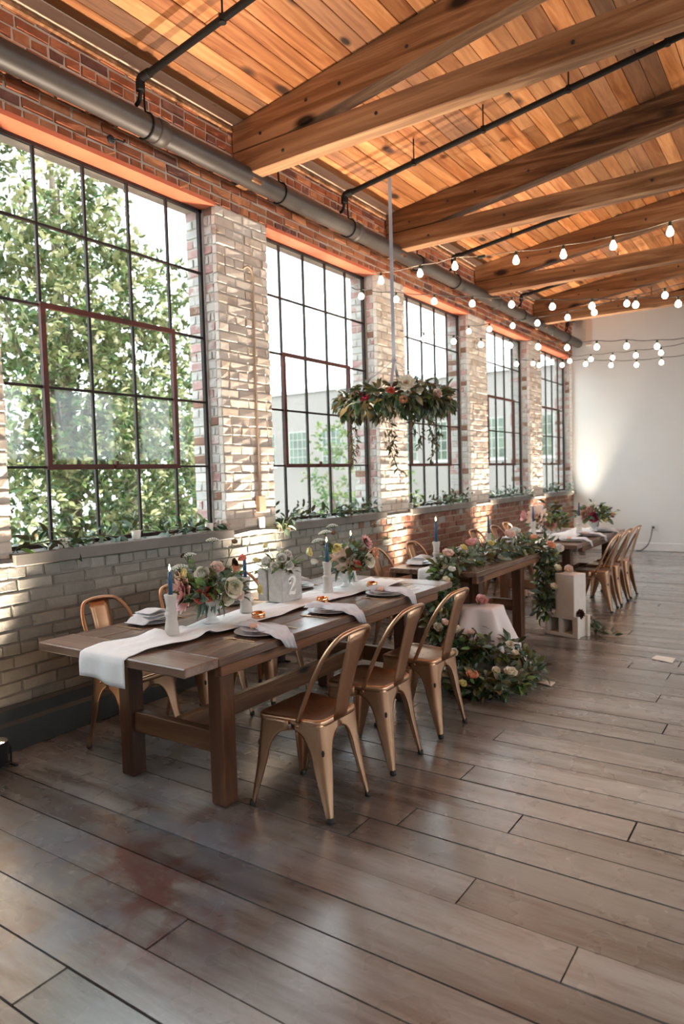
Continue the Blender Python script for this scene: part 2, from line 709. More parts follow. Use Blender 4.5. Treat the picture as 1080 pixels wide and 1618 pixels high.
# ------------------------------------------------------------------ window wall
wl = MB()
XM = -.010
gaps = []
y = YB
for a, b in WINS:
    gaps.append((y, a))
    y = b
gaps.append((y, YF))
wl.box((XOUT, YB, Z_LIN), (XM, YF, 4.9), 'mortar_cream')
wl.box((XOUT, YB, -.6), (XM, 6.4, Z_SILL - .076), 'mortar_shaded')
wl.box((XOUT, 6.4, -.6), (XM, YF, Z_SILL - .076), 'mortar_brown')
for a, b in gaps:
    if b - a > .02:
        wl.box((XOUT + .004, a + .008, Z_SILL - .076), (XM, b - .006, Z_LIN), 'mortar_paint')
wall_left = part('wall_left', wl, None)
tag(wall_left, 'brick window wall, bare red above and painted white on the piers', 'wall', kind='structure')


def brick_unit(mb, L, H, D, m, jit):
    # front face towards +x, length along y; origin at the centre of the front face
    r = .006
    j = lambda s=.005: rnd.uniform(-s, s) * jit
    v = [(-D, -L / 2, -H / 2), (-D, L / 2, -H / 2), (-D, L / 2, H / 2), (-D, -L / 2, H / 2)]
    v += [(-r, -L / 2 + j(), -H / 2 + j()), (-r, L / 2 + j(), -H / 2 + j()), (-r, L / 2 + j(), H / 2 + j()), (-r, -L / 2 + j(), H / 2 + j())]
    v += [(j(), -L / 2 + r + j(), -H / 2 + r), (j(), L / 2 - r + j(), -H / 2 + r), (j(), L / 2 - r + j(), H / 2 - r), (j(), -L / 2 + r + j(), H / 2 - r)]
    f = []
    for q in range(4):
        n = (q + 1) % 4
        f += [(q, n, 4 + n, 4 + q), (4 + q, 4 + n, 8 + n, 8 + q)]
    f.append((8, 9, 10, 11))
    mb.add(v, f, m)


H0 = .075
bricks = []     # (center, L, H, D, material, facing)


def brick_kind(y, z):
    u = rnd.random()
    if z > Z_LIN:
        return 'brick_orange' if u < .32 else 'brick_dark' if u > .82 else 'brick_red'
    if z > Z_SILL - .08:
        return 'brick_paint_worn' if u < .22 else 'brick_paint'
    p = (y - 5.4) / 2.2 + rnd.uniform(-.25, .25)
    if p < .5:
        return 'brick_paint_shaded'
    return 'brick_brown' if u < .8 else 'brick_dark' if u < .93 else 'brick_paint_shaded'


row = 0
z = .245
while z < 4.62:
    zc = z + H0 / 2
    hdr = (row - 46) % 6 == 0
    L = .1 if hdr else .212
    iv = gaps if Z_SILL - .08 < zc < Z_LIN else [(YB, YF)]
    for a, b in iv:
        if b - a < .05:
            continue
        y = a - (L * .5 if row % 2 else 0) - rnd.uniform(0, .02)
        if b - a > 2:
            y = YB - (L * .5 if row % 2 else 0)
        while y < b - .02:
            l2 = L + rnd.uniform(-.006, .006)
            s, e = max(y, a), min(y + l2, b)
            if e - s > .03 and e > -1.2:
                if e > b - .05:
                    e = b
                bricks.append(((rnd.uniform(-.004, .003), (s + e) / 2, zc), e - s - (.004 if zc > Z_LIN else 0), H0 - (.015 if zc > Z_LIN else .011), .045, brick_kind((s + e) / 2, zc), 0))
            y += l2 + .011
    z += H0
    row += 1
for wi, (a, b) in enumerate(WINS):          # brick reveals seen past each frame
    z = Z_SILL + .004
    n = 0
    while z < Z_LIN - .03:
        pieces = [(-.047, -.135), (-.18, -.335)] if n % 2 else [(-.047, -.085), (-.094, -.135), (-.18, -.255), (-.264, -.335)]
        for p0, p1 in pieces:
            m = rnd.choice(('brick_pink', 'brick_pink', 'brick_ash', 'brick_brown') if n % 2 else ('brick_ash', 'brick_ash', 'brick_ash', 'brick_pink'))
            bricks.append((((p0 + p1) / 2, b + rnd.uniform(-.002, .002), z + H0 / 2), abs(p1 - p0), H0 - .01, .03, m, 1))
        z += H0
        n += 1


def score(q):
    c = Vector(q[0])
    s = pj(c)
    if s is None or not (0 < s[0] < 1080 and 0 < s[1] < 1618):
        return 0
    d = CAM - c
    nrm = Vector((1, 0, 0)) if q[5] == 0 else Vector((0, -1, 0))
    return q[1] * q[2] * abs(nrm.dot(d.normalized())) / d.length_squared


bricks.sort(key=score, reverse=True)
rest = MB()
cache = {}
for i, (c, L, H, D, m, fc) in enumerate(bricks):
    if i < 295:
        key = (round(L, 2), round(H, 3), m, fc, rnd.randrange(3))
        if key not in cache:
            mb = MB()
            brick_unit(mb, L, H, D, m, 1)
            cache[key] = mb.mesh('brick')
        link('brick', cache[key], wall_left, c, (0, 0, -PI / 2 if fc else 0))
    else:
        mb = MB()
        brick_unit(mb, L, H, D, m, 1)
        v = mb.v
        if fc:
            v = [(y, -x, z) for x, y, z in v]
        rest.add([(p[0] + c[0], p[1] + c[1], p[2] + c[2]) for p in v], mb.f, m)
tag(part('brick_field', rest, wall_left), kind='stuff')

# baseboard, sills, lintels
bb = MB()
bb.box((-.02, YB, 0), (.045, YF, .155), 'grey_base')
bb.prism([(-.02, .155), (.045, .155), (.028, .175), (.028, .245), (.016, .262), (-.02, .262)], YB, YF, 'grey_base')
tag(part('baseboard_left', bb, None), 'dark grey stepped baseboard under the brick wall', 'baseboard', kind='structure')
for i, (a, b) in enumerate(WINS):
    if b < -1:
        continue
    n = len(WINS) - i
    mb = MB().box((REV - .02, a + .004, Z_LIN - .012), (.004, b - .002, Z_LIN + .02), 'red_lintel')
    tag(part('trim_%d' % n, mb, None), 'red steel lintel over the window opening, number %d from the far wall' % n, 'lintel', kind='structure')
    mb = MB().bbox((REV - .17, a - .02, Z_SILL - .075), (.055, b + .03, Z_SILL), 'sill_paint', .006)
    tag(part('trim_%d' % (n + 10), mb, None), 'grey painted window ledge, number %d from the far wall' % n, 'sill', kind='structure')
for i, (a, b) in enumerate(gaps[2:]):
    if b - a > .2:
        mb = MB()
        pts = [(.012, a + .02 + (b - a - .02) * t / 8, Z_SILL - .045 + .02 * math.sin(t * PI / 8) * (1 if i == 1 else .3)) for t in range(9)]
        mb.tube(pts, .022, 'sill_paint', 6)
        tag(part('trim_%d' % (20 + i), mb, None), 'wavy grey ledge strip crossing brick pier number %d' % (len(gaps) - 2 - i), 'ledge', kind='structure')

# ------------------------------------------------------------------ windows
NC, NR = 5, 5
gcache = {}
for i, (a, b) in enumerate(WINS):
    if b < -1:
        continue
    n = len(WINS) - i
    X = REV
    fr = MB()
    t = .026
    fr.box((X - .03, a, Z_SILL), (X, a + t, Z_LIN), 'steel_dark')
    fr.box((X - .03, b - t - .006, Z_SILL), (X, b - .006, Z_LIN), 'steel_dark')
    fr.box((X - .03, a, Z_LIN - t - .01), (X, b, Z_LIN - .01), 'steel_dark')
    fr.box((X - .03, a, Z_SILL), (X, b, Z_SILL + t), 'steel_dark')
    wo = part('window_%d' % n, fr, None)
    tag(wo, 'tall steel window of many panes in the brick wall, number %d from the far wall' % n, 'window', kind='structure')
    cw = (b - a) / NC
    rh = (Z_LIN - Z_SILL) / NR
    for c in range(1, NC):
        y = a + cw * c
        w = .009
        part('mullion', MB().bbox((X - .028, y - w, Z_SILL), (X - .002, y + w, Z_LIN), 'steel_dark', .003), wo)
    for r in range(1, NR):
        z = Z_SILL + rh * r
        w = .009
        part('glazing_bar', MB().bbox((X - .027, a, z - w), (X - .003, b, z + w), 'steel_dark', .003), wo)
    # red opening sash over three columns and two rows
    y0, y1, z0, z1 = a + cw, b - cw, Z_SILL + rh, Z_SILL + 3 * rh
    sa = MB()
    w = .017
    for q in (y0, y1):
        sa.box((X - .006, q - w, z0 - w), (X + .018, q + w, z1 + w), 'steel_red')
    for q in (z0, z1):
        sa.box((X - .006, y0 + w, q - w), (X + .018, y1 - w, q + w), 'steel_red')
    so_ = part('sash', sa, wo)
    part('latch', MB().bbox((X + .018, (y0 + y1) / 2 - .05, z0 - .012), (X + .035, (y0 + y1) / 2 + .06, z0 + .008), 'steel_red', .003).bbox((X + .02, (y0 + y1) / 2 - .05, z0 + .008), (X + .04, (y0 + y1) / 2 - .025, z0 + .04), 'steel_red', .003), so_)
    for c in range(NC):
        for r in range(NR):
            if 'p' not in gcache:
                gcache['p'] = MB().box((-.002, .012, .012), (.002, cw - .012, rh - .012), 'glass').mesh('pane')
            link('pane', gcache['p'], wo, (X - .015, a + cw * c, Z_SILL + rh * r))

# ------------------------------------------------------------------ other walls
wf = MB().box((XOUT, YF, -.6), (XR + .3, YF + .2, 5.4), 'white_wall')
wall_far = part('wall_far', wf, None)
tag(wall_far, 'smooth white end wall of the hall', 'wall', kind='structure')
tag(part('baseboard_far', MB().bbox((.05, YF - .02, 0), (XR, YF + .02, .15), 'white_trim', .006), None), 'tall white baseboard along the end wall', 'baseboard', kind='structure')
tag(part('trim_30', MB().box((.27, YF - .06, 3.9), (.38, YF + .02, 4.42), 'linen_tan'), None), 'short tan post high on the white end wall', 'post', kind='structure')
wb = MB().box((XOUT, YB - .2, -.6), (XR + .3, YB, 5.4), 'white_wall')
tag(part('wall_back', wb, None), 'white wall behind the viewer', 'wall', kind='structure')
wr = MB()
wr.box((XR, YB, Z_LIN), (XR + .34, YF, 4.9), 'mortar_paint')
wr.box((XR, YB, -.6), (XR + .34, YF, 2.1), 'mortar_paint')
for a, b in gaps:
    if b - a > .02:
        wr.box((XR, a, 2.1), (XR + .34, b, Z_LIN), 'mortar_paint')
tag(part('wall_right', wr, None), 'painted brick wall with open windows on the far side of the hall', 'wall', kind='structure')

# ------------------------------------------------------------------ ceiling
DT = math.atan(.14)
ce = MB()
ce.prism([(-.4, 4.36 - .056 + .035), (5, 5.06 + .035), (10.4, 4.304 + .035), (10.4, 4.6), (5, 5.4), (-.4, 4.6)], YB - .2, YF + .2, 'deck_dark')
ceil = part('ceiling', ce, None)
tag(ceil, 'sloping ceiling of orange wooden boards above the trusses', 'ceiling', kind='structure')
BW = .131
boards = []
nb = int(5 / BW * math.sqrt(1 + .14 ** 2))
rest = MB()
for i in range(nb):
    s0 = i * BW
    cuts = [YB]
    y = YB + rnd.uniform(1.5, 4.5)
    while y < YF - .6:
        cuts.append(y)
        y += rnd.choice((2.41, 3.2, 4.82)) + rnd.uniform(-.2, .2)
    cuts.append(YF)
    for a, b in zip(cuts, cuts[1:]):
        xc = (s0 + BW / 2) * math.cos(DT)
        boards.append((xc, a, b))
for xc, a, b in boards:
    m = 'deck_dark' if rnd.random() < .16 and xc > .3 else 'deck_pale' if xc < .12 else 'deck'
    vis = any(shown((xc, a + (b - a) * t, deck_z(xc)), 20) for t in (0, .25, .5, .75, 1))
    h = BW / 2 - .0022
    if vis:
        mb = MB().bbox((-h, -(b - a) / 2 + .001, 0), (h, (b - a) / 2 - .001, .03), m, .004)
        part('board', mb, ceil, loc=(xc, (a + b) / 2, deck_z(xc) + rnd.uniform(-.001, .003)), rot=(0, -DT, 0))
    else:
        zc = deck_z(xc)
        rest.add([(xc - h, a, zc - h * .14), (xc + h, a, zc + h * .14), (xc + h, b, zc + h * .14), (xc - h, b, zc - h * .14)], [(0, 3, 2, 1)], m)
for i in range(nb):
    xc = 10 - (i + .5) * BW * math.cos(DT)
    zc = deck_z(xc)
    h = BW / 2 - .002
    rest.add([(xc - h, YB, zc + h * .14), (xc + h, YB, zc - h * .14), (xc + h, YF, zc - h * .14), (xc - h, YF, zc + h * .14)], [(0, 3, 2, 1)], 'deck')
tag(part('board_field', rest, ceil), kind='stuff')
tag(part('trim_31', MB().bbox((-.02, YB, 4.315), (.02, YF, 4.352), 'beam', .006), None), 'dark wooden ledger along the top of the brick wall', 'ledger', kind='structure')

# ------------------------------------------------------------------ trusses
ords = ['nearest the camera', 'second from the camera', 'third from the camera', 'farthest, in front of the white wall']
for i in range(4):
    Y = 4.292 + 2.413 * i
    t = thing('roof_truss', 'heavy timber roof truss with low tie beam, ' + ords[i], 'truss', (0, Y, 0), group='timber roof trusses')
    e = .006
    top = MB().prism([(.01, 4.16), (.01, deck_z(.01) - .002), (5, deck_z(5) - .002), (5, deck_z(5) - .282), (.56, 4.16)], 0, .135, 'beam')
    part('top_chord', top, t)
    part('top_chord', MB().prism([(9.98, 4.16), (9.44, 4.16), (5, deck_z(5) - .282), (5, deck_z(5) - .002), (9.98, deck_z(.02) - .002)], 0, .135, 'beam'), t)
    part('tie_beam', MB().bbox((.01, .002, 3.962), (9.98, .132, 4.152), 'beam', e), t)
    part('bearing_block', MB().bbox((.01, .01, 3.9), (.2, .125, 3.96), 'beam', e), t)
    for (bx, bz) in ((.3, 4.23), (.52, 4.04), (.75, 4.34), (1.05, 4.36), (1.6, 4.42), (2.2, 4.51), (1.35, 4.06), (2.7, 4.05)):
        part('bolt', MB().lathe([(.013, 0), (.013, .004), (.009, .007)], 'black', 8), t, loc=(bx, 0, bz), rot=(PI / 2, 0, 0))

# ------------------------------------------------------------------ pipes
mp = thing('main_pipe', 'thick grey pipe running the length of the brick wall under the ceiling', 'pipe', (.125, 0, 3.95))
part('pipe_run', MB().tube([(0, YB + .02, 0), (0, YF - .03, 0)], .078, 'pipe_grey', 20), mp, True)
for y in (1.0, 3.42, 5.92, 7.3, 9.6, 12.1):
    part('coupling', MB().tube([(0, y - .045, 0), (0, y - .035, 0), (0, y + .035, 0), (0, y + .045, 0)], [.08, .089, .089, .08], 'pipe_grey', 20), mp, True)
for y in (3.3, 4.72, 5.78, 7.2, 8.2, 10.6, 12.95):
    hp = [(.0, y, .3)] + [(.0, y, .12)] + [(.086 * math.cos(q), y, .086 * math.sin(q)) for q in np.linspace(PI * .42, -PI * .75, 12)]
    part('hanger', MB().tube(crom(hp, 3), .007, 'pipe_black', 6), mp, True)
names = ['nearest the camera', 'holding up the flower wreath', 'third from the camera', 'fourth from the camera', 'nearest the white wall']
for i in range(5):
    Y = 3.2 + 2.4 * i
    sp = thing('sprinkler_pipe', 'thin black branch pipe under the ceiling boards, ' + names[i], 'pipe', (0, Y, 0), group='black sprinkler pipes')
    Zp = lambda x: deck_z(x) - .205
    part('pipe_run', MB().tube([(.22, 0, Zp(.22)), (5, 0, Zp(5)), (9.7, 0, Zp(9.7))], .024, 'pipe_black', 10), sp, True)
    part('elbow', MB().tube(crom([(.3, 0, Zp(.3)), (.215, 0, Zp(.2) + .004), (.205, 0, Zp(.2) - .07)], 5), .03, 'pipe_black', 10), sp, True)
    part('drop_pipe', MB().tube(crom([(.205, 0, Zp(.2) - .03), (.205, .0, 4.12), (.19, 0, 4.06), (.155, 0, 4.035)], 4), .014, 'pipe_black', 10), sp, True)
    for x in (.95, 1.6, 2.3, 3.0):
        part('hanger_clip', MB().tube([(x, 0, Zp(x) - .024), (x, 0, Zp(x) + .024), (x, 0, Zp(x) + .028), (x, 0, Zp(x) + .2)], [.024, .024, .006, .006], 'pipe_black', 8), sp)


# ================================================================== OUTSIDE
LEAF_F = [(0, 1, 2, 3), (3, 2, 4, 5), (5, 4, 6), (0, 3, 7, 8), (3, 5, 9, 7), (5, 6, 9)]


def leaf_verts(L=1., Wd=.42, fold=.12, curl=.12):
    # midrib 0,3,5,6 ; right 1,2,4 ; left 8,7,9
    return [(0, 0, 0), (Wd * .22, L * .08, fold * .3), (Wd * .5, L * .4, fold), (0, L * .4, curl * .4), (Wd * .36, L * .74, fold * .7 - curl * .2), (0, L * .74, curl * .15), (0, L, -curl * .9), (-Wd * .5, L * .4, fold), (-Wd * .22, L * .08, fold * .3), (-Wd * .36, L * .74, fold * .7 - curl * .2)]


_leafmesh = {}


def leaf_mesh(m, Wd=.42):
    key = (m, Wd)
    if key not in _leafmesh:
        mb = MB().add(leaf_verts(1, Wd), LEAF_F, m)
        _leafmesh[key] = mb.mesh('leaf', True)
    return _leafmesh[key]


def basis(d, roll):
    y = Vector(d).normalized()
    x = y.cross(Vector((0, 0, 1)))
    if x.length < .05:
        x = Vector((1, 0, 0))
    x.normalize()
    z = x.cross(y)
    c, s = math.cos(roll), math.sin(roll)
    x2, z2 = x * c + z * s, z * c - x * s
    return Matrix(((x2.x, y.x, z2.x), (x2.y, y.y, z2.y), (x2.z, y.z, z2.z)))


def put_leaf(parent, p, d, size, m, Wd=.42, roll=None):
    o = bpy.data.objects.new('leaf', leaf_mesh(m, Wd))
    COL.objects.link(o)
    R = basis(d, rnd.uniform(-1.2, 1.2) if roll is None else roll)
    o.matrix_local = Matrix.Translation(Vector(p)) @ R.to_4x4() @ Matrix.Scale(size, 4)
    o.parent = parent
    return o


class Foliage:
    """many leaves joined into one mesh"""

    def __init__(self):
        self.V, self.Fc, self.mi, self.mats, self.n = [], [], [], [], 0

    def add(self, p, d, size, m, Wd=.42, roll=None):
        R = basis(d, rnd.uniform(-1.3, 1.3) if roll is None else roll)
        A = np.array(leaf_verts(1, Wd)) * size
        A = A @ np.array(R).T + np.array(p)
        self.V.append(A)
        if m not in self.mats:
            self.mats.append(m)
        k = self.mats.index(m)
        for f in LEAF_F:
            self.Fc.append(tuple(q + self.n for q in f))
            self.mi.append(k)
        self.n += len(A)

    def build(self, name, parent, stuff=True):
        me = bpy.data.meshes.new(name)
        if self.V:
            me.from_pydata(np.concatenate(self.V).tolist(), [], self.Fc)
        for q in self.mats:
            me.materials.append(M[q])
        me.polygons.foreach_set('material_index', self.mi)
        me.polygons.foreach_set('use_smooth', [True] * len(me.polygons))
        o = link(name, me, parent)
        if stuff:
            o['kind'] = 'stuff'
        return o


def rdir(up=0.):
    while True:
        v = Vector((rnd.uniform(-1, 1), rnd.uniform(-1, 1), rnd.uniform(-1, 1)))
        if .05 < v.length < 1:
            v.normalize()
            v.z += up
            return v.normalized()


tag(part('ground', MB().box((-45, -25, -.8), (XOUT, 60, -.6), 'asphalt'), None), 'pale paved yard outside the windows', 'ground', kind='structure')


def tree(label, x, y, blobs, n, lsize, mats, trunk_r, name='tree'):
    t = thing(name, label, 'tree', (x, y, -.6))
    tops = [(b[0] - x, b[1] - y, b[2] + .6) for b in blobs]
    zt = max(q[2] for q in tops)
    part('trunk', MB().tube(crom([(0, 0, 0), (.05, .03, zt * .3), (-.05, .06, zt * .6), (0, 0, zt * .95)], 4), [trunk_r * (1 - .8 * i / 12) for i in range(13)], 'bark', 10), t, True)
    for q in tops[:7]:
        part('branch', MB().tube(crom([(0, 0, q[2] * .35), (q[0] * .5, q[1] * .5, q[2] * .75), q], 4), [trunk_r * .35 * (1 - .8 * i / 8) for i in range(9)], 'bark', 6), t, True)
    fo = Foliage()
    w = [b[3] ** 2 for b in blobs]
    tot = sum(w)
    for b, wi in zip(blobs, w):
        m = int(n * wi / tot)
        for j in range(m // 5):
            d = rdir()
            r = b[3] * rnd.uniform(.55, 1.0)
            c = Vector((b[0] - x, b[1] - y, b[2] + .6)) + Vector((d.x * r, d.y * r, d.z * r * b[4]))
            mm = rnd.choices(mats[0], mats[1])[0]
            ax = (d + rdir() * .6 + Vector((0, 0, .2))).normalized()
            for q in range(5):               # a whorl of leaves at a twig end
                dd = (ax + rdir() * .9).normalized()
                fo.add(c + dd * .02, dd, lsize * rnd.uniform(.7, 1.25), mm, .4)
    fo.build('foliage', t)
    return t


tree('large glossy-leaved evergreen tree filling the nearest window', -5.2, 6.2,
     [(-4.6, 5.3, 5.2, 1.3, 1), (-4.9, 6.1, 5.9, 1.0, .9), (-4.3, 4.8, 3.8, 1.1, 1), (-4.6, 6.0, 4.4, 1.15, 1), (-4.8, 7.0, 4.3, .95, .9), (-4.3, 5.4, 2.6, 1.2, 1), (-4.5, 6.6, 3.1, 1.15, 1), (-5.0, 7.6, 3.4, .95, .9), (-4.3, 4.7, 1.3, 1.1, 1),
      (-4.3, 5.9, 1.2, 1.2, 1), (-4.5, 7.0, 1.6, 1.05, 1), (-4.8, 7.9, 2.1, .8, 1), (-4.7, 7.6, .6, .9, .9), (-5.2, 8.6, 4.9, .4, 1), (-5.2, 8.4, 4.0, .5, 1), (-4.4, 6.3, .1, 1., .8), (-4.9, 4.6, 6.4, 1.0, 1), (-5.3, 7.0, 5.1, .6, .8), (-4.3, 4.5, -.2, .9, .8)],
     30000, .115, (['tree_dark', 'tree_mid', 'tree_light'], [.44, .34, .22]), .2)
tree('soft dark green tree standing behind the evergreen', -10.5, 13.8, [(-10.5, 13.2, 1.6, 1.5, 1.2), (-10.6, 14.2, 2.9, 1.2, 1), (-10.5, 14.6, 1.0, 1.3, 1), (-10.2, 12.2, .6, 1.4, 1), (-10.6, 13.5, 4.0, .8, 1)], 4200, .15, (['hedge_leaf', 'tree_dark'], [.7, .3]), .15)
tree('broad dense dark hedge tree closing the view behind the nearest window', -7.6, 9.2, [(-7.6, 7.6, 1.0, 1.5, 1.1), (-7.8, 9.4, 1.4, 1.6, 1.1), (-7.7, 8.4, 3.0, 1.3, 1), (-7.9, 10.9, 1.2, 1.4, 1.2), (-7.8, 10.2, 2.9, 1.1, 1), (-7.7, 6.4, 2.6, 1.4, 1.2), (-7.6, 9.2, -.2, 1.5, .6), (-7.9, 11.8, 2.2, .9, 1), (-7.6, 7.0, 4.0, 1.1, 1)], 9500, .18, (['hedge_leaf', 'tree_dark', 'tree_mid'], [.5, .3, .2]), .2)
tree('small tree growing against the pale building, past the second window', -8.4, 17.6, [(-8.4, 17.6, 1.6, .9, 1.3), (-8.0, 17.3, .5, .8, 1), (-8.6, 17.8, 2.7, .6, 1)], 1600, .13, (['hedge_leaf', 'tree_mid'], [.6, .4]), .08)
tree('round shrub outside the third window', -5.6, 16.2, [(-5.6, 16.2, .9, .9, 1.1), (-5.2, 16.6, .3, .8, 1), (-6.2, 16.0, .1, .7, 1)], 1500, .12, (['hedge_leaf', 'tree_mid'], [.7, .3]), .07, 'shrub')

bl = thing('neighbouring_building', 'long pale rendered building across the yard with gridded windows', 'building', (0, 22, 0))
part('wall', MB().box((-15.6, 0, -.6), (-.6, 6, 4.82), 'facade'), bl)
part('coping', MB().box((-15.75, -.1, 4.82), (-.5, 6.1, 4.98), 'facade_trim'), bl)
for i in range(9):
    x = -15.15 + 1.62 * i
    w_, z0, z1 = .92, 1.98, 3.34
    wn = part('window', MB().box((x - .05, -.03, z0 - .06), (x + w_ + .05, .02, z0), 'facade_trim').box((x, -.012, z0), (x + w_, .05, z1), 'facade_bar'), bl)
    part('pane', MB().box((x + .05, -.02, z0 + .05), (x + w_ - .05, -.013, z1 - .05), 'facade_glass'), wn)
    for q in range(1, 4):
        part('bar', MB().box((x + w_ * q / 4 - .014, -.035, z0 + .03), (x + w_ * q / 4 + .014, -.02, z1 - .03), 'facade_bar'), wn)
    for q in range(1, 4):
        zz = z0 + (z1 - z0) * q / 4
        part('bar', MB().box((x + .03, -.034, zz - .014), (x + w_ - .03, -.021, zz + .014), 'facade_bar'), wn)
part('downpipe', MB().tube([(-5.9, -.08, -.6), (-5.9, -.08, 4.8)], .07, 'white_trim', 8), bl)

# ================================================================== TABLES
T1 = dict(x0=.71, x1=1.745, y0=1.965, y1=4.53, in_=.355, lx0=.85, lx1=1.6)
T2 = dict(x0=.95, x1=1.73, y0=5.0, y1=6.55, in_=.24, lx0=1.03, lx1=1.645)
T3 = dict(x0=.85, x1=1.885, y0=7.2, y1=9.36, in_=.2, lx0=.97, lx1=1.76)
ZT = .77


def table(label, T, nb, cleat=True):
    x0, x1, y0, y1 = T['x0'], T['x1'], T['y0'], T['y1']
    t = thing('farm_table', label, 'table', ((x0 + x1) / 2, (y0 + y1) / 2, 0), group='wooden farm tables')
    cx, cy = (x0 + x1) / 2, (y0 + y1) / 2
    th = .042
    eb = .2 if cleat else 0
    w = (x1 - x0) / nb
    for i in range(nb):
        part('top_board', MB().bbox((-w / 2 + .0015, -(y1 - y0) / 2 + eb + .0015, ZT - th), (w / 2 - .0015, (y1 - y0) / 2 - eb - .0015, ZT - rnd.uniform(0, .0015)), 'table_top', .004), t, loc=(x0 + w * (i + .5) - cx, 0, 0))
    if cleat:
        for s in (-1, 1):
            part('end_board', MB().bbox((-(x1 - x0) / 2, -eb / 2, ZT - th), ((x1 - x0) / 2, eb / 2, ZT), 'table_end', .005), t, loc=(0, s * ((y1 - y0) / 2 - eb / 2), 0))
    L = .092
    lx = [T['lx0'] - cx, T['lx1'] - cx - L]
    ly = [y0 + T['in_'] - cy, y1 - T['in_'] - L - cy]
    for a in lx:
        for b in ly:
            part('leg', MB().bbox((0, 0, 0), (L, L, ZT - th), 'table_leg', .006), t, loc=(a, b, 0))
    for b in ly:
        part('end_stretcher', MB().bbox((lx[0] + L, b + .02, .24), (lx[1], b + L - .02, .345), 'table_rail_x', .004), t)
        part('cross_apron', MB().bbox((lx[0] + L, b + .02, ZT - th - .085), (lx[1], b + L - .02, ZT - th), 'table_rail_x', .004), t)
    m = (lx[0] + lx[1] + L) / 2
    part('long_stretcher', MB().bbox((m - .022, ly[0] + L - .022, .245), (m + .022, ly[1] + .022, .35), 'table_rail', .004), t)
    for s in (-1, 1):
        e = (x1 - x0) / 2
        xx = sorted((s * e - s * .006, s * e - s * .05))
        part('side_apron', MB().bbox((xx[0], -(y1 - y0) / 2 + eb + .02, ZT - th - .05), (xx[1], (y1 - y0) / 2 - eb - .02, ZT - th), 'table_rail', .004), t)
    return t


table('long worn farm table nearest the camera, set with a white runner', T1, 5)
table('short farm table with a leafy garland, middle of the three', T2, 4, False)
table('far farm table beside the white end wall, set with flowers', T3, 5)

# ================================================================== CHAIRS


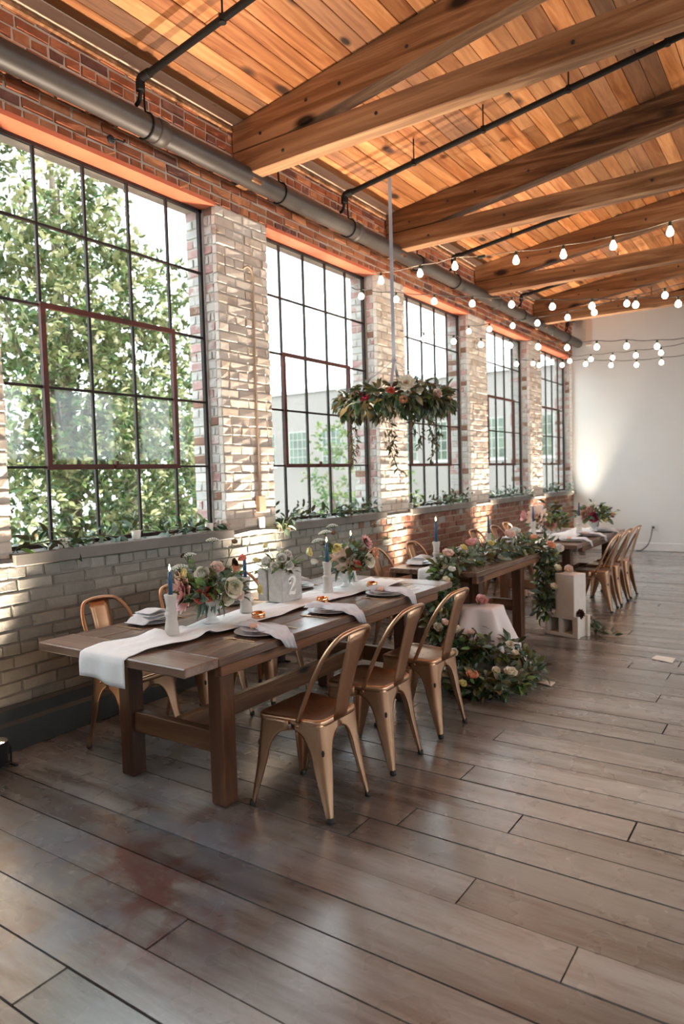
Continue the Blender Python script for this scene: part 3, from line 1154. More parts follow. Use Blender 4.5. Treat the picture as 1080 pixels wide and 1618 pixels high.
def make_chair():
    c = thing('metal_chair', 'x', 'chair', group='copper metal cafe chairs')
    zt = .44
    for sx in (-1, 1):
        for sy in (-1, 1):
            top = Vector((.178 * sx, .172, zt)) if sy > 0 else Vector((.152 * sx, -.165, zt))
            foot = Vector((.205 * sx, .222, 0)) if sy > 0 else Vector((.166 * sx, -.22, 0))
            zs = [zt, .42, .394, .388, .38, .37, .355, .335, .31, .28, .23, .16, .1, .03, 0]
            vs = []
            for z in zs:
                t = (1 - z / zt) ** 1.12
                p = top.lerp(foot, t)
                hx, hy = abs(top.x), abs(top.y)
                if z >= .39:
                    g = 1.
                else:
                    u = min(1, (.39 - z) / .15)
                    g = 1 - .58 * math.sqrt(max(0, 1 - (1 - u) ** 2))
                    if u >= 1:
                        g = .42 * (z / .24) + .13 * (1 - z / .24)
                ax, ay = hx * g, hy * g
                if g == 1.:
                    ax = abs(p.x)
                    ay = abs(p.y)
                r = min(.028, ax * .45, ay * .45)
                row = []
                for s in (1, .8, .6, .42, .25):
                    row.append((p.x - sx * (r + (ax - r) * s), p.y, z))
                row += [(p.x - sx * r, p.y, z), (p.x - sx * r * .5, p.y - sy * r * .13, z), (p.x - sx * r * .13, p.y - sy * r * .5, z), (p.x, p.y - sy * r, z)]
                for s in (.25, .42, .6, .8, 1):
                    row.append((p.x, p.y - sy * (r + (ay - r) * s), z))
                vs += row
            n = 14
            fs = []
            for j in range(len(zs) - 1):
                for i in range(n - 1):
                    q = (j * n + i, j * n + i + 1, (j + 1) * n + i + 1, (j + 1) * n + i)
                    fs.append(q if sx * sy > 0 else tuple(reversed(q)))
            lg = part('leg', MB().add(vs, fs, 'copper'), c, True)
            solidify(lg, .0055, -1)
            part('foot_cap', MB().lathe([(.014, 0), (.017, .004), (.015, .022), (.008, .024)], 'rubber', 8), lg, True, (foot.x - sx * .009, foot.y - sy * .009, 0))
            dp = top.lerp(foot, .3)
            part('dimple', MB().lathe([(.0, -.016), (.006, -.011), (.008, 0), (.006, .011), (0, .016)], 'rubber', 8), lg, True, (dp.x - sx * .0105, dp.y - sy * .0105, .305))
    # seat: rounded trapezoid with a rolled rim

    def outline(k, n=5):
        pts = []
        for cx_, cy_, a0 in ((.183 - .045, .178 - .045, 0), (-(.183 - .045), .178 - .045, PI / 2), (-(.158 - .05), -.172 + .05, PI), (.158 - .05, -.172 + .05, 1.5 * PI)):
            for i in range(n + 1):
                a = a0 + PI / 2 * i / n
                pts.append(((cx_ + .045 * math.cos(a)) * k, (cy_ + .045 * math.sin(a)) * k))
        return pts
    rings = [(1, .42), (1.02, .428), (1.025, .436), (1.015, .447), (.97, .452), (.9, .447), (.5, .443), (.05, .442)]
    vs, fs = [], []
    for k_, z in rings:
        vs += [(x, y, z) for x, y in outline(k_)]
    n = 24
    for j in range(len(rings) - 1):
        for i in range(n):
            fs.append((j * n + i, j * n + (i + 1) % n, (j + 1) * n + (i + 1) % n, (j + 1) * n + i))
    fs.append(tuple(7 * n + i for i in range(n)))
    seat = part('seat', MB().add(vs, fs, 'copper'), c, True)
    for dx, dy in ((-.03, -.03), (.03, -.03), (-.03, .03), (.03, .03)):
        part('drain_hole', MB().lathe([(.004, 0), (.004, .0008)], 'rubber', 6), seat, loc=(dx, dy, .4428))
    hp = [(-.17, -.05, .437), (-.176, -.09, .52), (-.172, -.155, .66), (-.158, -.215, .77), (-.12, -.262, .835), (-.06, -.28, .853), (0, -.284, .856)]
    hp = hp + [(-x, y, z) for x, y, z in reversed(hp[:-1])]
    part('back_hoop', MB().tube(crom(hp, 4), .0115, 'copper', 8), c, True)

    def sp(u, v):
        w = .105 + .035 * v
        y = -.168 - .114 * v ** 1.15 - .006 * math.cos((u - .5) * PI)
        return ((u - .5) * w, y, .43 + .418 * v)
    b = part('back_splat', MB().grid(sp, 4, 9, 'copper'), c, True)
    solidify(b, .006)
    em = [(-.022, .05), (-.024, .14), (-.02, .155), (.02, .155), (.024, .14), (.022, .05)]
    part('emboss', MB().tube([(x, -.168 - .114 * ((z + .2) / .418) ** 1.15 - .0045, .43 + z + .2) for x, z in em], .0028, 'copper', 5), b, True)
    for s in (-1, 1):
        part('brace', MB().tube([(-.165 * s, .17, .35), (.145 * s, -.16, .35)], .0055, 'copper', 6), c)
    for s in (-1, 1):
        part('rivet', MB().lathe([(.009, 0), (.008, .004), (.004, .006)], 'copper', 8), c, True, (s * .176, -.052, .42), (0, s * PI / 2, 0))
    return c


first = make_chair()
R90 = PI / 2
chairs = [
    (1.9, 2.612, R90, 'copper metal chair nearest the camera, room side of the long table'),
    (1.885, 3.185, R90 + .02, 'copper metal chair, second from the camera on room side of long table'),
    (1.885, 3.77, R90 - .03, 'copper metal chair with bright white seat reflection beside the floor garland'),
    (.6, 2.61, -R90, 'copper metal chair against the wall at the near left table corner'),
    (.63, 3.17, -R90, 'copper metal chair on window side behind the nearest blue candle'),
    (.63, 3.78, -R90, 'copper metal chair on window side behind the numbered concrete block'),
    (.78, 5.5, -R90 + .05, 'copper metal chair at the near window side of the garlanded table'),
    (.78, 6.2, -R90, 'copper metal chair at the far window side of the garlanded table'),
    (1.89, 7.84, R90 + .04, 'copper metal chair behind the white cinder blocks'),
    (1.89, 8.33, R90, 'copper metal chair in the middle of the three at the far table, room side'),
    (1.89, 8.82, R90 - .02, 'copper metal chair nearest the white wall, room side of far table'),
    (.78, 7.75, -R90, 'copper metal chair, window side of far table, nearest the garland'),
    (.78, 8.4, -R90, 'copper metal chair in the middle, window side of far table'),
    (.72, 8.98, -R90, 'copper metal chair nearest the white wall, window side of far table'),
]
for i, (x, y, a, lab) in enumerate(chairs):
    o = first if i == 0 else copy_tree(first)
    o.location = (x, y, 0)
    o.rotation_euler = (0, 0, a)
    o['label'] = lab


# ================================================================== TABLE THINGS
RT = Vector((math.cos(YAW), math.sin(YAW), 0))       # across the view, level
TW = Vector((math.sin(YAW), -math.cos(YAW), 0))      # level, back towards the viewer
TN = {1: 'long near table', 2: 'garlanded middle table', 3: 'far table'}


def plate_mesh(r, m):
    mb = MB().lathe([(r * .55, 0), (r * .6, .002), (r * .97, .013), (r, .015), (r * .985, .0165), (r * .62, .006), (.001, .0055)], m, 28)
    return mb.mesh('plate', True)


ME_CH, ME_PL = plate_mesh(.135, 'charger'), plate_mesh(.105, 'plate')


def cutlery(kind):
    mb = MB()
    if kind == 'fork':
        mb.prism([(-.004, 0), (.004, 0), (.0028, .11), (.011, .13), (.012, .145), (-.012, .145), (-.011, .13), (-.0028, .11)], 0, .0025, 'gold', 'z')
        for i in range(4):
            x = -.0105 + .007 * i
            mb.box((x - .0015, .144, .0003), (x + .0015, .19, .0022), 'gold')
    else:
        mb.prism([(-.005, 0), (.005, 0), (.004, .1), (.008, .11), (.008, .19), (.002, .21), (-.004, .2), (-.004, .1)], 0, .0025, 'gold', 'z')
    return mb.mesh(kind)


ME_FORK, ME_KNIFE = cutlery('fork'), cutlery('knife')
ME_VOT = MB().lathe([(.026, 0), (.034, .006), (.038, .022), (.036, .04), (.033, .048), (.031, .046), (.033, .02), (.02, .012), (.001, .011)], 'copper_bright', 20).mesh('votive', True)


def smoothstep(t):
    t = max(0, min(1, t))
    return t * t * (3 - 2 * t)


def napkin_over(x, y, edge, seed, lab, band=True):
    """long napkin gathered across the plate, its tail over the table edge"""
    t = thing('napkin', lab, 'napkin', (x, y, ZT), group='linen napkins')
    L = edge - x + .02

    def fn(u, v):
        s = -.13 + v * (L + .13 + .07)
        pinch = .35 + .65 * min(1, abs(s + .03) / .1)
        w = (.125 + .02 * math.sin(seed)) * pinch * (1 - .45 * smoothstep((s - .1) / .14))
        yy = (u - .5) * w + .02 * math.sin(seed * 2 + v * 3)
        f = .5 + .5 * math.cos(u * PI * 5 + seed + v * 2)
        zz = .0245 + .022 * f * (1.25 - .5 * pinch) + .012 * math.exp(-((s + .09) / .05) ** 2) * math.sin(u * PI)
        if s > .12:
            k = smoothstep((s - .12) / .05)
            zz = zz * (1 - k) + k * (.004 + .006 * f)
        if s > L:
            return (L + .004 + .012 * f * min(1, (s - L) * 20), yy + .35 * (s - L), .004 - (s - L) * (.7 + .3 * u))
        return (s, yy, zz)
    c = part('cloth', MB().grid(fn, 16, 30, 'linen_grey'), t, True)
    solidify(c, .0022)
    if band:
        part('band', MB().bbox((-.055, -.033, .024), (-.008, .033, .047), 'band_peach', .008), t)
    return t


def napkin_folded(x, y, seed, lab):
    t = thing('napkin', lab, 'napkin', (x, y, ZT), group='linen napkins')
    for j in range(3):
        def fn(u, v, j=j):
            yy = (v - .5) * (.19 - .02 * j)
            xx = (u - .5) * (.15 - .015 * j)
            zz = .023 + .009 * j + .01 * math.sin(u * 5 + seed + j) * math.sin(v * PI) + .016 * math.sin(v * PI) * math.sin(u * PI) + .004 * j
            over = max(0, -yy - .06)
            if j == 0:
                zz = max(.003, zz - over * 1.1)
            return (xx + .01 * math.sin(v * 6 + seed), yy - (.04 if j == 0 else 0), zz)
        c = part('fold', MB().grid(fn, 10, 14, 'linen_grey'), t, True)
        solidify(c, .003)
    return t


def setting(tn, x, y, side, where, seed, votive=None, tail=True, cut=True, edge=None):
    at = '%s setting on %s side of %s' % (where, side, TN[tn])
    tag(link('charger_plate', ME_CH, None, (x, y, ZT)), 'wide grey plate, %s' % at, 'plate', 'charger plates')
    tag(link('dinner_plate', ME_PL, None, (x, y, ZT + .0155)), 'small grey upper plate, %s' % at, 'plate', 'dinner plates')
    if tail:
        napkin_over(x, y, edge, seed, 'pale linen napkin trailing over the edge, %s' % at)
    else:
        o = napkin_folded(x, y, seed, 'folded pale linen napkin on plates, %s' % at)
        o.location.z = ZT + .012
    if cut:
        s = 1 if side == 'room' else -1
        rz = PI / 2 * s
        tag(link('fork', ME_FORK, None, (x + s * .1, y - s * .165, ZT + .0015), (0, 0, rz)), 'copper fork, %s' % at, 'fork', 'copper forks')
        tag(link('knife', ME_KNIFE, None, (x + s * .1, y + s * .165, ZT + .0015), (0, 0, rz)), 'copper knife, %s' % at, 'knife', 'copper knives')
    if votive:
        tag(link('votive_cup', ME_VOT, None, (votive[0], votive[1], ZT)), 'shiny copper votive cup, %s' % at, 'votive', 'copper votive cups')


setting(1, 1.585, 2.63, 'room', 'nearest', 1.0, (1.37, 2.86), edge=1.745)
setting(1, 1.585, 3.24, 'room', 'middle', 2.2, (1.42, 3.39), edge=1.745)
setting(1, 1.585, 3.87, 'room', 'farthest', 3.1, (1.38, 4.03), edge=1.745)
setting(1, .86, 2.56, 'window', 'nearest', .4, None, False)
setting(1, .86, 3.2, 'window', 'middle', 1.7, None, False)
setting(1, .86, 3.84, 'window', 'farthest', 2.7, None, False)
setting(2, 1.09, 5.3, 'window', 'nearest', 2.1, None, False, False)
setting(2, 1.09, 6.05, 'window', 'farthest', .9, None, False, False)
setting(3, 1.72, 7.62, 'room', 'nearest', 2.9, None, True, True, 1.885)
setting(3, 1.72, 8.26, 'room', 'middle', .3, None, True, False, 1.885)
setting(3, 1.72, 8.9, 'room', 'farthest', 1.9, None, True, False, 1.885)
setting(3, 1.02, 7.75, 'window', 'nearest', 1.2, None, False, False)
setting(3, 1.02, 8.6, 'window', 'farthest', 2.5, None, False, False)


# runners
def runner(lab, xc, w, y0, y1, hang, amp, seed, nv=110):
    t = thing('table_runner', lab, 'runner', (xc, y0, ZT), group='white table runners')

    def fn(u, v):
        s = v * (y1 - y0 + hang) - hang
        k = 1 - .28 * math.exp(-((s - .42) / .18) ** 2)
        x = (u - .5) * w * k + .035 * math.sin(s * 3.1 + seed) * smoothstep(s / .4) + (.05 * smoothstep(s / .6))
        f = .5 + .3 * math.sin(u * 9 + s * 7 + seed) * math.sin(s * 4.3 + u * 3 + seed * 2) + .2 * math.sin(u * 23 + 3 * math.sin(s * 9) + seed)
        if s < 0:
            return (x + .012 * s * math.sin(u * 9), -.012 - .012 * (.5 + .5 * math.sin(u * 11 + seed)) * min(1, -s / .05), .004 + s + .012 * math.sin(u * 4 + 1) * min(1, -s * 8))
        z = .004 + amp * f * smoothstep(s / .12)
        z += .04 * math.exp(-((s - .34 + .1 * u) / .05) ** 2) * math.exp(-((u - .2) / .3) ** 2) + .02 * math.exp(-((s - .47) / .035) ** 2)
        return (x, s - .012 * (1 - smoothstep(s / .02)), z)
    c = part('cloth', MB().grid(fn, 22, nv, 'linen'), t, True)
    solidify(c, .0025, 1)


runner('long white linen runner hanging over the near end of the long table', 1.225, .31, T1['y0'], T1['y1'] - .15, .125, .016, .6)
runner('white linen runner under the candle on the garlanded table', 1.36, .26, T2['y0'], T2['y1'] - .3, .13, .014, 2.0, 60)
runner('white linen runner hanging from the near end of the far table', 1.42, .34, T3['y0'], T3['y1'] - .1, .17, .014, 3.3, 80)


# candlesticks
def candlestick(x, y, hh, ch, lit, lab, zb=ZT + .018):
    t = thing('candlestick', lab, 'candlestick', (x, y, zb), group='stone candlesticks with blue tapers')
    pr = [(.036, 0), (.0365, .004), (.031, .3 * hh), (.026, .42 * hh), (.0275, .44 * hh), (.033, .5 * hh), (.0325, .54 * hh), (.026, .57 * hh), (.024, .6 * hh), (.028, .635 * hh), (.024, .67 * hh), (.0235, .72 * hh), (.032, .98 * hh), (.031, hh), (.013, hh), (.012, hh - .01)]
    part('holder', MB().lathe(pr, 'stone', 24), t, True)
    cd_ = part('taper_candle', MB().lathe([(.0115, hh - .01), (.0105, hh + ch * .6), (.0085, hh + ch - .004), (.004, hh + ch)], 'candle_blue', 12), t, True)
    part('wick', MB().tube([(0, 0, hh + ch - .002), (.001, 0, hh + ch + .008)], .0012, 'black', 5), cd_)
    if lit:
        part('flame', MB().lathe([(.001, hh + ch + .002), (.0045, hh + ch + .009), (.0052, hh + ch + .014), (.003, hh + ch + .024), (.0006, hh + ch + .034)], 'flame', 10), cd_, True)


candlestick(1.258, 2.341, .2, .115, True, 'stone candlestick with lit blue taper, nearest the camera')
candlestick(1.2, 2.95, .2, .11, True, 'stone candlestick with lit blue taper, between first flowers and concrete block')
candlestick(1.25, 3.69, .2, .13, True, 'stone candlestick with lit blue taper, just past the concrete block')
candlestick(1.13, 4.16, .2, .13, True, 'stone candlestick with lit blue taper, behind the second flower arrangement')
candlestick(1.33, 5.12, .2, .17, True, 'stone candlestick with lit blue taper at the garland table corner')
candlestick(1.3, 6.3, .17, .17, False, 'stone candlestick with unlit blue taper behind the table garland')
candlestick(1.33, 7.5, .2, .16, False, 'stone candlestick with unlit blue taper at the near end of far table')
candlestick(1.55, 8.5, .2, .16, False, 'stone candlestick with unlit taper between the far flower arrangements')
o = link('pillar_candle', MB().lathe([(.03, 0), (.031, .004), (.031, .07), (.027, .074), (.004, .068)], 'candle_white', 16).mesh('pillar_candle', True), None, (1.52, 7.36, ZT + .02))
tag(o, 'short white candle at the near corner of the far table', 'candle')


# ------------------------------------------------------------------ flowers
_fm = {}


def flower_mesh(kind, c):
    key = (kind, c)
    if key in _fm:
        return _fm[key]
    mb = MB()
    r2 = random.Random(hash(kind) % 997 if False else len(kind) * 13 + len(c))

    def petal(a, base, L, Wd, tilt, cup, m):
        # petal in unit flower space, axis +z
        ca, sa = math.cos(a), math.sin(a)
        pts = []
        for v in (0, .35, .75, 1):
            wv = Wd * (.35, .9, 1, .25)[(0, .35, .75, 1).index(v)]
            rr = base + L * v * math.cos(tilt + cup * v)
            zz = L * v * math.sin(tilt + cup * v)
            for u in (-.5, 0, .5):
                off = .18 * wv * (abs(u) * 2)
                x, y = rr - off * .2, u * wv
                pts.append((x * ca - y * sa, x * sa + y * ca, zz + off * .6))
        f = []
        for j in range(3):
            for i in range(2):
                f.append((j * 3 + i, j * 3 + i + 1, (j + 1) * 3 + i + 1, (j + 1) * 3 + i))
        mb.add(pts, f, m)
    if kind == 'dahlia':
        for k_, (n, L, ti) in enumerate(((13, 1., -.05), (12, .9, .3), (10, .7, .62), (8, .48, .95), (5, .3, 1.25))):
            for i in range(n):
                petal(2 * PI * (i + .5 * (k_ % 2)) / n + r2.uniform(-.06, .06), .05, L * r2.uniform(.92, 1.05), .36 * (1 - .08 * k_), ti, .25, c if k_ < 4 else 'petal_peach')
    elif kind == 'rose':
        for k_, (n, L, ti, b) in enumerate(((6, .95, .35, .1), (6, .85, .75, .12), (5, .75, 1.05, .1), (4, .66, 1.3, .08), (3, .6, 1.45, .03))):
            for i in range(n):
                petal(2 * PI * (i + .5 * (k_ % 2)) / n + r2.uniform(-.15, .15), b, L * r2.uniform(.9, 1.05), .85 * (1 - .1 * k_), ti, .35, c)
    elif kind == 'cup':
        for k_, (n, L, ti) in enumerate(((6, 1., .45), (6, .9, .8))):
            for i in range(n):
                petal(2 * PI * (i + .5 * k_) / n, .06, L, .8, ti, .4, c)
        mb.lathe([(.02, .1), (.2, .15), (.22, .28), (.1, .36), (.01, .38)], 'petal_yellow', 8)
    elif kind == 'umbel':
        for i in range(46):
            a, q = i * 2.399, math.sqrt((i + .5) / 46)
            x, y, z = q * math.cos(a), q * math.sin(a), .42 * (1 - q * q) + .1
            s = .1
            mb.add([(x + s, y, z), (x, y + s, z + .02), (x - s, y, z), (x, y - s, z + .02), (x, y, z + s), (x * .8, y * .8, z - s)], [(0, 1, 4), (1, 2, 4), (2, 3, 4), (3, 0, 4), (1, 0, 5), (2, 1, 5), (3, 2, 5), (0, 3, 5)], c)
        mb.lathe([(.03, -.1), (.5, .1), (.8, .14), (.01, .2)], 'stem_green', 10)
    elif kind == 'pod':
        vs, fs = [], []
        mb.lathe([(.1, 0), (.6, .15), (.95, .6), (.9, 1.1), (.5, 1.5), (.05, 1.6)], c, 9)
        for i in range(16):
            a = i * 2.4
            z = .3 + 1.1 * i / 16
            q = .95
            x, y = q * math.cos(a), q * math.sin(a)
            mb.add([(x * .9, y * .9, z - .1), (x * .9, y * .9, z + .1), (x * 1.3, y * 1.3, z + .1)], [(0, 1, 2), (2, 1, 0)], c)
    else:       # bud
        for i in range(5):
            petal(2 * PI * i / 5, .06, 1., .75, 1.1, .5, c)
    _fm[key] = mb.mesh('flower', True)
    return _fm[key]


def put_flower(parent, p, d, size, kind, c, stem=None):
    o = bpy.data.objects.new('flower', flower_mesh(kind, c))
    COL.objects.link(o)
    q = Vector(d).normalized().to_track_quat('Z', 'Y')
    o.matrix_local = Matrix.Translation(Vector(p)) @ q.to_matrix().to_4x4() @ Matrix.Rotation(rnd.uniform(0, 6), 4, 'Z') @ Matrix.Scale(size, 4)
    o.parent = parent
    if stem is not None:
        a, b = Vector(stem), Vector(p) - Vector(d).normalized() * size * .1
        mid = a.lerp(b, .55) + Vector((0, 0, .02))
        part('stem', MB().tube(crom([a, mid, b], 4), .0022, 'stem_green', 5), parent, True)
    return o


def off(r, u, t):
    return RT * r + TW * t + Vector((0, 0, u))


def bouquet(root, rim, fl, nleaf, spread, hgt, mats, lsize, trail=0, stuff=0, big=1.):
    """fl: (kind, colour, right, up, toward, size)"""
    rim = Vector(rim)
    for kind, c, r, u, t, s in fl:
        p = rim + off(r, u, t)
        d = (off(r * 2.2, u * .9 + .02, t * 2 + .05)).normalized()
        if kind in ('umbel', 'pod'):
            d = (Vector((0, 0, 1)) + off(r, 0, t) * 1.2).normalized()
        put_flower(root, p, d, s * (1.35 if kind not in ('pod', 'umbel') else 1.15) * big, kind, c, rim + off(r * .12, -.02, t * .12))
    fo = Foliage() if stuff else None
    for i in range(nleaf + stuff):
        a = rnd.uniform(0, 2 * PI)
        q = math.sqrt(rnd.random()) * spread
        el = rnd.random()
        p = rim + Vector((math.cos(a) * q * .8, math.sin(a) * q * .8, hgt * el * (1.15 - q / spread * .7) - .01))
        d = (Vector((math.cos(a), math.sin(a), rnd.uniform(-.5, 1.1))) + rdir() * .6).normalized()
        m = rnd.choices(mats[0], mats[1])[0]
        wd = rnd.choice((.26, .34, .46))
        if i < nleaf:
            put_leaf(root, p, d, lsize * rnd.uniform(.7, 1.35), m, wd)
        else:
            fo.add(p, d, lsize * rnd.uniform(.6, 1.2), m, wd)
    if fo:
        fo.build('foliage', root)
    for i in range(trail):
        a = rnd.uniform(-1.2, 1.2)
        d0 = (RT * math.sin(a) - Vector((0, 0, .2)) + TW * math.cos(a) * .8).normalized()
        p = rim + d0 * rnd.uniform(.02, .06) + Vector((0, 0, .01))
        put_leaf(root, p, (d0 * .5 + Vector((0, 0, -1))).normalized(), rnd.uniform(.07, .12), 'leaf_sage', .18)


GM = (['leaf_dark', 'leaf_olive', 'leaf_sage', 'leaf_bright'], [.26, .22, .3, .22])


def vase(root, h=.13, r=.066):
    part('vase', MB().lathe([(.045, 0), (.046, .006), (.03, .018), (.024, .03), (.032, .045), (r * .86, .08), (r * .97, h - .01), (r, h), (r * .93, h - .001), (r * .8, .085), (.01, .05)], 'ceramic', 24), root, True)


v1 = thing('flower_arrangement', 'white footed vase of pink dahlia and coral flowers nearest the camera', 'flowers', (1.225, 2.65, ZT + .018), group='mixed flower arrangements')
vase(v1)
bouquet(v1, (0, 0, .13), [('dahlia', 'petal_pink', -.12, .04, .09, .075), ('dahlia', 'petal_blush', -.14, .085, .05, .06), ('rose', 'petal_yellow', -.112, .125, .05, .034), ('pod', 'seed_brown', -.158, .125, .03, .016),
    ('umbel', 'petal_white', -.165, .155, 0, .045), ('umbel', 'petal_white', .02, .3, 0, .034), ('pod', 'seed_brown', .135, .285, 0, .015), ('umbel', 'petal_white', -.105, .225, 0, .032), ('rose', 'petal_dark', -.135, .225, .0, .016),
    ('cup', 'petal_coral', -.022, .025, .1, .04), ('cup', 'petal_coral', .012, .035, .1, .042), ('bud', 'petal_coral', .155, .2, .02, .036), ('rose', 'petal_peach', .125, .16, .03, .03), ('rose', 'petal_dark', .13, .185, .04, .022),
    ('rose', 'petal_blush', .04, .155, .04, .036), ('rose', 'petal_cream', .11, .06, .08, .055), ('rose', 'petal_cream', .085, .01, .08, .04), ('rose', 'petal_white', -.02, .125, .07, .042), ('rose', 'petal_yellow', .25, .04, .02, .028), ('pod', 'seed_brown', .02, .1, .09, .015), ('rose', 'petal_blush', .15, .02, .06, .03),
    ('rose', 'petal_white', -.19, .02, .0, .03), ('pod', 'stem_green', -.09, .19, .03, .014)], 210, .19, .2, GM, .08, 14)
v2 = thing('flower_arrangement', 'white footed vase of blush dahlia flowers past the concrete block', 'flowers', (1.225, 3.95, ZT + .018), group='mixed flower arrangements')
vase(v2)
bouquet(v2, (0, 0, .13), [('dahlia', 'petal_blush', -.015, .06, .09, .072), ('rose', 'petal_yellow', -.05, .13, .07, .036), ('cup', 'petal_coral', .055, .025, .1, .038), ('umbel', 'petal_white', -.19, .18, 0, .04), ('umbel', 'petal_white', -.14, .235, 0, .042), ('umbel', 'petal_white', -.09, .28, 0, .036),
    ('dahlia', 'petal_pink', .135, .17, .04, .045), ('pod', 'seed_brown', .195, .27, 0, .016), ('pod', 'seed_brown', .11, .12, .07, .015), ('pod', 'seed_brown', -.08, .23, .03, .015), ('rose', 'petal_cream', .13, .05, .08, .05), ('rose', 'petal_peach', .18, .1, .05, .038), ('rose', 'petal_dark', .13, .18, .06, .02),
    ('bud', 'petal_white', -.19, .05, .04, .04), ('rose', 'petal_magenta', .06, .15, .05, .015), ('umbel', 'stem_green', .27, .19, 0, .026)], 190, .18, .21, GM, .08, 10)
v3 = thing('flower_arrangement', 'pink and blush flowers at the near end of the far table', 'flowers', (1.36, 7.9, ZT + .018), group='mixed flower arrangements')
vase(v3, .12)
bouquet(v3, (0, 0, .12), [('dahlia', 'petal_blush', -.14, .11, .1, .085), ('rose', 'petal_pink', -.25, .12, .03, .045), ('rose', 'petal_pink', -.01, .02, .12, .05), ('rose', 'petal_yellow', -.03, .12, .08, .035), ('rose', 'petal_white', -.08, .18, .03, .04), ('pod', 'seed_brown', .1, .25, 0, .02), ('rose', 'petal_yellow', .12, .2, .02, .026), ('rose', 'petal_cream', .08, .08, .08, .035)], 90, .25, .26, GM, .09, 3, 200, 1.25)
v4 = thing('flower_arrangement', 'pink and magenta flowers nearest the white wall', 'flowers', (1.66, 8.74, ZT + .018), group='mixed flower arrangements')
vase(v4, .14, .07)
bouquet(v4, (0, 0, .14), [('rose', 'petal_pink', -.13, .06, .08, .05), ('rose', 'petal_magenta', -.04, .03, .1, .05), ('rose', 'petal_pink', -.06, .1, .06, .045), ('rose', 'petal_yellow', .06, .03, .09, .045), ('rose', 'petal_cream', .09, .0, .09, .03), ('rose', 'petal_peach', .19, .05, .03, .034), ('umbel', 'petal_yellow', .25, .06, .02, .03), ('rose', 'petal_white', -.02, .16, .02, .035), ('umbel', 'stem_green', .1, .19, 0, .02), ('umbel', 'stem_green', .3, .1, 0, .02)], 80, .23, .22, GM, .085, 3, 180, 1.2)

# numbered concrete block planter
bk = thing('concrete_planter', 'concrete block planter painted with the numeral 2', 'planter', (1.13, 3.345, ZT + .019))
h = .098
part('block', MB().bbox((-h, -h, 0), (-.028, h, .195), 'concrete', .004).bbox((-.012, -h, 0), (h, h, .195), 'concrete', .004).box((-.03, -h + .012, .003), (-.01, h - .01, .19), 'cinder_grey'), bk)
two = MB()
path = [(-.026, .052), (-.029, .063), (-.018, .078), (0, .084), (.019, .077), (.024, .06), (.015, .04), (-.004, .018), (-.022, -.002), (-.03, -.014)]
wid = [.011, .012, .007, .006, .01, .013, .011, .006, .004, .004]
pp = crom([(a, b, 0) for a, b in path], 5)
vs, fs = [], []
for i, p in enumerate(pp):
    a = pp[max(0, i - 1)]
    b = pp[min(len(pp) - 1, i + 1)]
    t_ = (b - a).normalized()
    nrm = Vector((-t_.y, t_.x, 0))
    j = min(len(wid) - 1, i / 5)
    k_ = int(j)
    w_ = wid[k_] + (wid[min(k_ + 1, len(wid) - 1)] - wid[k_]) * (j - k_)
    vs += [(p + nrm * w_)[:], (p - nrm * w_)[:]]
fs = [(2 * i, 2 * i + 1, 2 * i + 3, 2 * i + 2) for i in range(len(pp) - 1)]
bar = [(-.034, -.018), (-.028, -.01), (-.012, -.004), (.004, -.008), (.02, -.008), (.03, .006), (.034, .004), (.026, -.026), (.012, -.03), (-.01, -.022), (-.03, -.026)]
n0 = len(vs)
vs += [(a, b, 0) for a, b in bar]
fs.append(tuple(range(n0, n0 + len(bar))))
cir = [(-.022 + .012 * math.cos(2 * PI * i / 12), .052 + .012 * math.sin(2 * PI * i / 12), 0) for i in range(12)]
n1 = len(vs)
vs += cir
fs.append(tuple(range(n1, n1 + 12)))
two.add([(h + .0012, x, y + .065) for x, y, z in vs], fs, 'number_white')
tag(part('numeral', two, bk), 'white painted numeral 2')
bouquet(bk, (0, 0, .19), [('rose', 'petal_white', -.06, .05, .06, .035), ('rose', 'petal_white', .02, .07, .06, .03), ('cup', 'petal_yellow', .17, .1, .03, .032), ('bud', 'petal_yellow', -.12, .06, .02, .03), ('cup', 'petal_yellow', -.07, .14, 0, .022), ('rose', 'petal_white', .06, .03, .08, .028), ('rose', 'petal_white', .05, .09, .03, .026), ('rose', 'petal_white', -.02, .03, .09, .026), ('bud', 'petal_white', .0, .11, .0, .028)], 75, .13, .09, (['leaf_dark', 'leaf_olive', 'leaf_sage', 'leaf_bright'], [.3, .2, .25, .25]), .065, 2)


# ------------------------------------------------------------------ garlands
def garland(root, path, n_ind, n_rest, rad, lsize, mats, sag=0., closed=False, twig=.008):
    P = crom(path, 8, closed)
    part('stem', MB().tube(P, twig, 'twig', 6, closed), root, True)
    fo = Foliage()
    for i in range(n_ind + n_rest):
        k_ = rnd.uniform(0, len(P) - 1.001)
        j = int(k_)
        a, b = P[j], P[(j + 1) % len(P)]
        t_ = (b - a).normalized()
        p = a.lerp(b, k_ - j)
        d = rdir()
        d = (d - t_ * d.dot(t_) * .4)
        d.z -= sag * .2
        r_ = rad(k_ / (len(P) - 1)) if callable(rad) else rad
        q = p + d.normalized() * r_ * rnd.uniform(.1, .9)
        dd = (d.normalized() + t_ * rnd.choice((-.5, .7)) + rdir() * .5 - Vector((0, 0, sag))).normalized()
        if q.z + root.location.z < .02:
            q.z = .02 - root.location.z
            dd.z = abs(dd.z) * .4
        m = rnd.choices(mats[0], mats[1])[0]
        s = lsize * rnd.uniform(.7, 1.35)
        if i < n_ind:
            put_leaf(root, q, dd, s, m, rnd.choice((.34, .44, .52)))
        else:
            fo.add(q, dd, s, m, rnd.choice((.3, .4, .5)))
    if n_rest:
        fo.build('foliage', root)
    return P


